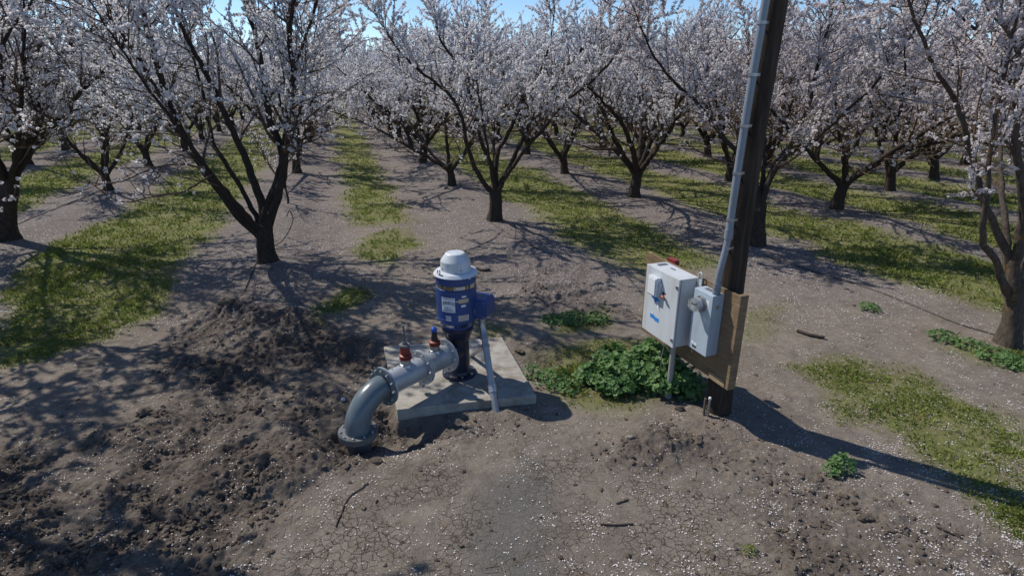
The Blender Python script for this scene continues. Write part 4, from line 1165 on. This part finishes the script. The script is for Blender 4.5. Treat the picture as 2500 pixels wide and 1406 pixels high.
def cabinet():
    s0, s1, z0, z1, D = .455, 1.165, .725, 1.650, .300
    o = bp((s0 + s1) / 2, z0, .15)
    e = empty("control_cabinet", tuple(o), "large light grey control cabinet on the left of the board, marked with blue tape", "electric cabinet")
    m = MB(); bbox(m, s0 + .006, s1 - .006, z0 + .004, z1, .002, D - .040); m.build("cabinet_body", M['cabinet'], e, bevel=.004)
    m = MB(); bbox(m, s0 + .014, s1 - .014, z0 + .012, z1 - .008, D - .040, D - .026); m.build("gasket", M['gasket'], e)
    m = MB(); bbox(m, s0, s1, z0, z1 + .003, D - .026, D); d = m.build("cabinet_door", M['cabinet'], e, bevel=.004)
    for z in (1.545, .83):
        m = MB(); bbox(m, s1 - .050, s1 - .016, z - .022, z + .022, D + .0005, D + .012); m.build("latch", M['bolt'], d, bevel=.003)
        m = MB(); bbox(m, s1 - .040, s1 - .026, z - .012, z + .012, D + .012, D + .016); m.build("latch_slot", M['black'], d)
    # operator hood and red lever
    m = MB(); bbox(m, s0 + .150, s0 + .350, 1.300, 1.565, D + .0005, D + .075); hd = m.build("switch_cover", M['hood'], e, bevel=.014)
    m = MB(); bbox(m, s0 + .172, s0 + .33, 1.32, 1.545, D + .075, D + .084); m.build("cover_plate", M['white'], hd, bevel=.006)
    m = MB(); bbox(m, s0 + .349, s0 + .372, 1.32, 1.50, D + .0005, D + .045); m.build("hinge", M['hood'], hd, bevel=.006)
    m = MB(); p0 = bp(s0 + .415, 1.36, D + .03); p1 = bp(s0 + .50, 1.325, D + .045)
    m.tube([bp(s0 + .41, 1.365, D + .001), p0, p1], .013, 10); m.build("lever", M['black'], e)
    m = MB(); m.tube([p0 + (p1 - p0) * .3, p0 + (p1 - p0) * .62], .021, 12); m.build("lever_grip", M['redbright'], e)
    m = MB(); bbox(m, s0 + .395, s0 + .46, 1.375, 1.395, D + .0005, D + .004); m.build("label_plate", M['black'], e)
    m = MB(); bbox(m, s0 + .165, s0 + .30, 1.235, 1.290, D + .0005, D + .002); bbox(m, s0 + .235, s0 + .345, 1.205, 1.255, D + .0025, D + .004); t = m.build("tape_strip", M['tape'], e)
    m = MB(); p = [bp(s0 + .285, 1.235, D + .003), bp(s0 + .335, 1.24, D + .003), bp(s0 + .355, 1.12, D + .02)]; m.add(p, [(0, 1, 2)]); m.build("loose_tape_end", M['white'], e)
    m = MB(); bbox(m, s0 + .170, s0 + .262, .955, 1.012, D + .0005, D + .002); bbox(m, s0 + .266, s0 + .370, .940, .997, D + .0005, D + .002); m.build("tape_strip", M['tape'], e)
    m = MB(); bbox(m, s0 + .18, s0 + .22, 1.012, 1.028, D + .0005, D + .0015); m.build("label_plate", M['white'], e)
    # top lifting lugs and small tag
    for s in (s0 + .07,):
        m = MB(); bbox(m, s, s + .06, z1 + .003, z1 + .010, .06, .20); m.build("mounting_strap", M['galv'], e)
    m = MB(); bbox(m, s0 + .26, s0 + .36, z1 + .001, z1 + .004, .10, .12); m.build("ink_mark", M['gasket'], e)
    # eye strap at the right top
    c = [bp(s1 + .055, z1 + .055 + .032 * math.sin(q), .035) + b3d * .032 * math.cos(q) for q in np.linspace(0, PI, 9)]
    pts = [bp(s1 + .055, z1 - .17, .035) + b3d * .032] + c + [bp(s1 + .055, z1 - .17, .035) - b3d * .032]
    m = MB(); m.tube(pts, .009, 8); bbox(m, s1 + .02, s1 + .09, z1 - .19, z1 - .0, .028, .036); m.build("hanging_lug", M['cabinet'], e)
cabinet()

def meter_box():
    s0, s1, z0, z1, D = 1.300, 1.640, .800, 1.592, .170
    o = bp((s0 + s1) / 2, z0, .085)
    e = empty("meter_box", tuple(o), "narrow blue-grey meter box with a round glass meter, right of the big cabinet", "meter box")
    m = MB(); bbox(m, s0 + .004, s1 - .004, z0 + .004, z1, .002, D - .018); m.build("box_body", M['meterbox'], e, bevel=.004)
    m = MB(); bbox(m, s0, s1, z0, z1 - .004, D - .017, D); m.build("front_cover", M['meterbox'], e, bevel=.005)
    m = MB(); bbox(m, s0 + .09, s0 + .2, z1 + .0005, z1 + .008, .04, .10); m.build("top_hub_plate", M['galv'], e, bevel=.003)
    c = bp(s0 + .155, 1.435, D)
    m = MB(); m.lathe(c, [(.098, 0), (.098, .020), (.088, .022), (.088, .03)], 36, axis=b3n); m.build("meter_ring", M['galv'], e)
    m = MB(); m.lathe(c, [(.070, .03), (.070, .10), (0, .10)], 36, axis=b3n); mt = m.build("meter", M['silver_label'], e)
    m = MB(); m.box(c + b3n * .102 + b3u * .01, b3d * .07, b3u * .022, b3n * .003); m.build("display", M['black'], mt)
    m = MB(); m.box(c + b3n * .102 - b3u * .03, b3d * .05, b3u * .016, b3n * .003); m.build("plate", M['white'], mt)
    m = MB(); m.lathe(c, [(.082, .03), (.080, .13), (.070, .142), (0, .145)], 36, axis=b3n); m.build("meter_glass", M['glass'], e)
    m = MB(); bbox(m, s0 + .055, s0 + .10, z0 + .075, z0 + .105, D + .0005, D + .0015); bbox(m, s0 + .11, s0 + .15, z0 + .07, z0 + .10, D + .0005, D + .0015); m.build("paper_label", M['white'], e)
    m = MB(); bbox(m, s0 + .075, s0 + .15, z0 + .035, z0 + .060, D + .0005, D + .003); m.build("number_plate", M['gasket'], e)
    m = MB(); bbox(m, s0 + .235, s0 + .285, 1.40, 1.51, D + .0005, D + .0015); m.build("paper_label", M['white'], e)
    m = MB(); m.cyl(bp(s0 + .06, z0 + .004, D - .02), bp(s0 + .06, z0 - .07, D - .02), .006, 8); m.build("seal_hasp", M['galv'], e)
    m = MB(); p = bp(s1 - .0035, 1.44, .085); m.box(p, b3d * .002, b3n * .05, b3u * .05); m.build("embossed_badge", M['pvc_pale'], e)
meter_box()

def cabinet_leg():
    p = bp(1.02, .725, .17); x, y = p[0], p[1]
    e = empty("cabinet_conduit", (x, y, H(x, y)), "pale grey conduit from the bottom of the big cabinet down into the soil", "conduit")
    m = MB(); m.tube([p + np.array([0, 0, -.002]), (x - .004, y, -.3)], .036, 20); m.build("conduit_length", M['pvc_pale'], e)
    m = MB(); m.tube([(x - .003, y, .10), (x - .004, y, -.1)], .047, 20); m.build("coupling", M['pvc_pale'], e)
    m = MB(); m.tube([p + np.array([0, 0, -.002]), p + np.array([0, 0, -.05])], .047, 8, smooth=False); m.build("lock_nut", M['pvc_pale'], e)
    a = bp(.86, .725, .17)
    m = MB(); m.tube([a, a + np.array([-.02, 0, -.10]), a + np.array([-.05, -.02, -.25]), a + np.array([-.05, -.02, -.45]), (a[0] - .02, a[1], -.05)], .007, 8); m.build("ground_wire", M['galv'], e)
cabinet_leg()

def rods():
    x, y = gp(1727, 1020); z = H(x, y)
    m = MB(); m.tube([(x, y, -.15), (x, y, z + .26)], .014, 12); e = empty("ground_rod", (x, y, z), "short upright pipe with a white cap in front of the pole's foot", "pipe stub")
    m.build("rod", M['galv'], e); m = MB(); m.lathe((x, y, z + .245), [(.018, 0), (.018, .022), (.010, .030), (0, .031)], 14); m.build("cap", M['white'], e)
    x, y = x - .035, y + .05; z = H(x, y)
    m = MB(); m.box((x, y, z + .06), (.02, 0, 0), (0, .04, 0), (0, 0, .36)); tag(m.build("wooden_stake", M['stake'], bevel=.003, origin=(x, y, z)), "weathered wooden stake beside the white-capped pipe stub", "stake")
rods()

# ------------------------------------------------------------------ hoses, sprinklers, sticks, stones
def drape(name, pxs, r, mat, label, cat, group=None, lift=.0, n=40):
    P = np.array([gp(*p) for p in pxs]); seg = np.linalg.norm(np.diff(P, axis=0), axis=1); cum = np.r_[0, np.cumsum(seg)]
    q = np.linspace(0, cum[-1], n); x = np.interp(q, cum, P[:, 0]); y = np.interp(q, cum, P[:, 1])
    for _ in range(3): x[1:-1] = (x[:-2] + 2 * x[1:-1] + x[2:]) / 4; y[1:-1] = (y[:-2] + 2 * y[1:-1] + y[2:]) / 4
    x[1:-1] += rng.normal(size=n - 2) * .004
    z = height(x, y); z = np.maximum(z, np.r_[z[1:], z[-1]]) + r + lift
    m = MB(); m.tube(list(zip(x, y, z)), r, 8); c = (x[0], y[0], z[0])
    return tag(m.build(name, mat, origin=c), label, cat, group)
hg = "black drip hoses along the tree rows"
drape("drip_hose", [(1186, 545), (1225, 570), (1260, 592), (1330, 628)], .009, M['hose'], "black drip hose curving from the trunk behind the pump toward a small sprinkler stake", "hose", hg)
drape("drip_hose", [(40, 558), (170, 505), (240, 475), (330, 425)], .012, M['hose'], "black drip hose on the ground between the left-edge tree and the slim tree", "hose", hg)
drape("drip_hose", [(2435, 820), (2330, 790), (2200, 735), (2080, 690), (1960, 655), (1870, 630)], .011, M['hose'], "long black drip hose running from the mossy right-edge tree toward the pole", "hose", hg)
drape("drip_hose", [(1905, 505), (1980, 512), (2060, 525), (2150, 542)], .011, M['hose'], "black drip hose passing the tree right of the pole", "hose", hg)
drape("drip_hose", [(1390, 430), (1450, 440), (1530, 475)], .012, M['hose'], "black drip hose between the two trees above the board", "hose", hg)
def loop_hose():
    a = np.append(gp(672, 610), .0); a[2] = H(a[0], a[1])
    Y = a[1]
    pts = [a] + [at_y(px, py, Y - .0 - .05 * i) for i, (px, py) in enumerate(((690, 590), (708, 560), (717, 535), (712, 522), (706, 512), (700, 530)))]
    pts = np.array(pts)
    q = np.linspace(0, len(pts) - 1, 30); P = np.stack([np.interp(q, np.arange(len(pts)), pts[:, i]) for i in range(3)], 1)
    for _ in range(3): P[1:-1] = (P[:-2] + 2 * P[1:-1] + P[2:]) / 4
    m = MB(); m.tube(list(P), .011, 8); tag(m.build("loose_hose", M['hose'], origin=tuple(a)), "loose end of black hose standing up in a curl right of the big front trunk", "hose")
loop_hose()
drape("loose_hose", [(628, 652), (612, 690), (600, 720)], .013, M['hose'], "short piece of black hose in the soil left of the big front trunk's foot", "hose")
def bent_stake(px, label):
    x, y = gp(*px); z = H(x, y); m = MB(); m.tube([(x, y, z - .05), (x + .01, y, z + .16), (x + .02, y, z + .30)], .007, 8); m.lathe((x + .02, y, z + .28), [(.012, 0), (.018, .03), (.006, .05), (0, .05)], 10)
    tag(m.build("sprinkler_stake", M['black'], origin=(x, y, z)), label, "sprinkler", "small sprinkler stakes")
bent_stake((1258, 597), "small black sprinkler stake at the end of the hose behind the pump")
bent_stake((2243, 580), "small sprinkler stake on the petal-covered row right of the pole")
def rod_px():
    a = np.append(gp(575, 782), 0); a[2] = H(a[0], a[1]); b = at_y(570, 752, a[1] + .05)
    m = MB(); m.tube([a - np.array([0, 0, .1]), a, b], .010, 8); tag(m.build("pipe_stub", M['galv'], origin=tuple(a)), "thin pale pipe stub poking from the soil heap below the big front tree", "pipe stub")
rod_px()
def stick(pxs, r, label, name="stick"): drape(name, pxs, r, M['stick'], label, "stick", "fallen sticks on the soil", .004, 14)
stick([(1466, 1279), (1500, 1283), (1546, 1280)], .008, "forked dead twig lying on the cracked mud below the panel board")
stick([(1165, 660), (1180, 665), (1196, 664)], .030, "short dark piece of wood just right of the pump's hood")
stick([(1945, 812), (1975, 822), (2012, 830)], .028, "dark broken branch on the bare ground right of the board")
stick([(2285, 1290), (2345, 1315)], .010, "thin dark stick at the lower right")
stick([(1505, 1230), (1530, 1222)], .007, "small twig on the cracked mud above the forked twig")
stick([(820, 1285), (850, 1215), (900, 1180)], .006, "thin root along the edge of the turned soil left of the cracked mud")
def stone(px, r, label, mat='stone', name="stone", cat="stone", seed=1):
    x, y = gp(*px); v, f = lump(r, seed, 3); z = H(x, y); m = MB(); m.add(v + np.array([x, y, z + r * .12]), [tuple(q) for q in f], False)
    tag(m.build(name, M[mat], origin=(x, y, z)), label, cat)
stone((1535, 1080), .045, "pale stone on bare ground in front of the panel board", seed=4)
stone((1320, 1262), .018, "small pebble on the wet mud at the bottom centre", seed=6)
stone((838, 978), .030, "crumpled white plastic scrap on the soil left of the pipe", 'plastic', "plastic_scrap", "litter", 9)
stone((2270, 1010), .022, "small pale pebble beside the right-hand grass", seed=13)
for i, (px, r, lab) in enumerate((((360, 1010), .13, "large dark clod left of the turned soil"), ((640, 1150), .09, "dark clod in the middle of the near soil heap"), ((560, 760), .14, "big clod at the top of the soil heap under the front tree"),
        ((480, 905), .09, "clod on the upper left of the soil heap"), ((700, 1020), .11, "dark clod left of the grey elbow"), ((2110, 1270), .06, "rough clod in the lower right soil"), ((1660, 1000), .05, "clod at the foot of the pale conduit leg"),
        ((745, 905), .07, "clod on the heap right of its middle"), ((1270, 860), .08, "dark clod beside the dip right of the slab"), ((320, 1290), .09, "shaded clod at the lower left"), ((920, 1120), .07, "clod in front of the elbow's flange"), ((1005, 1078), .06, "clod between the elbow and the slab"))):
    stone(px, r, lab, 'clod', "soil_clod", "clod", 30 + i)
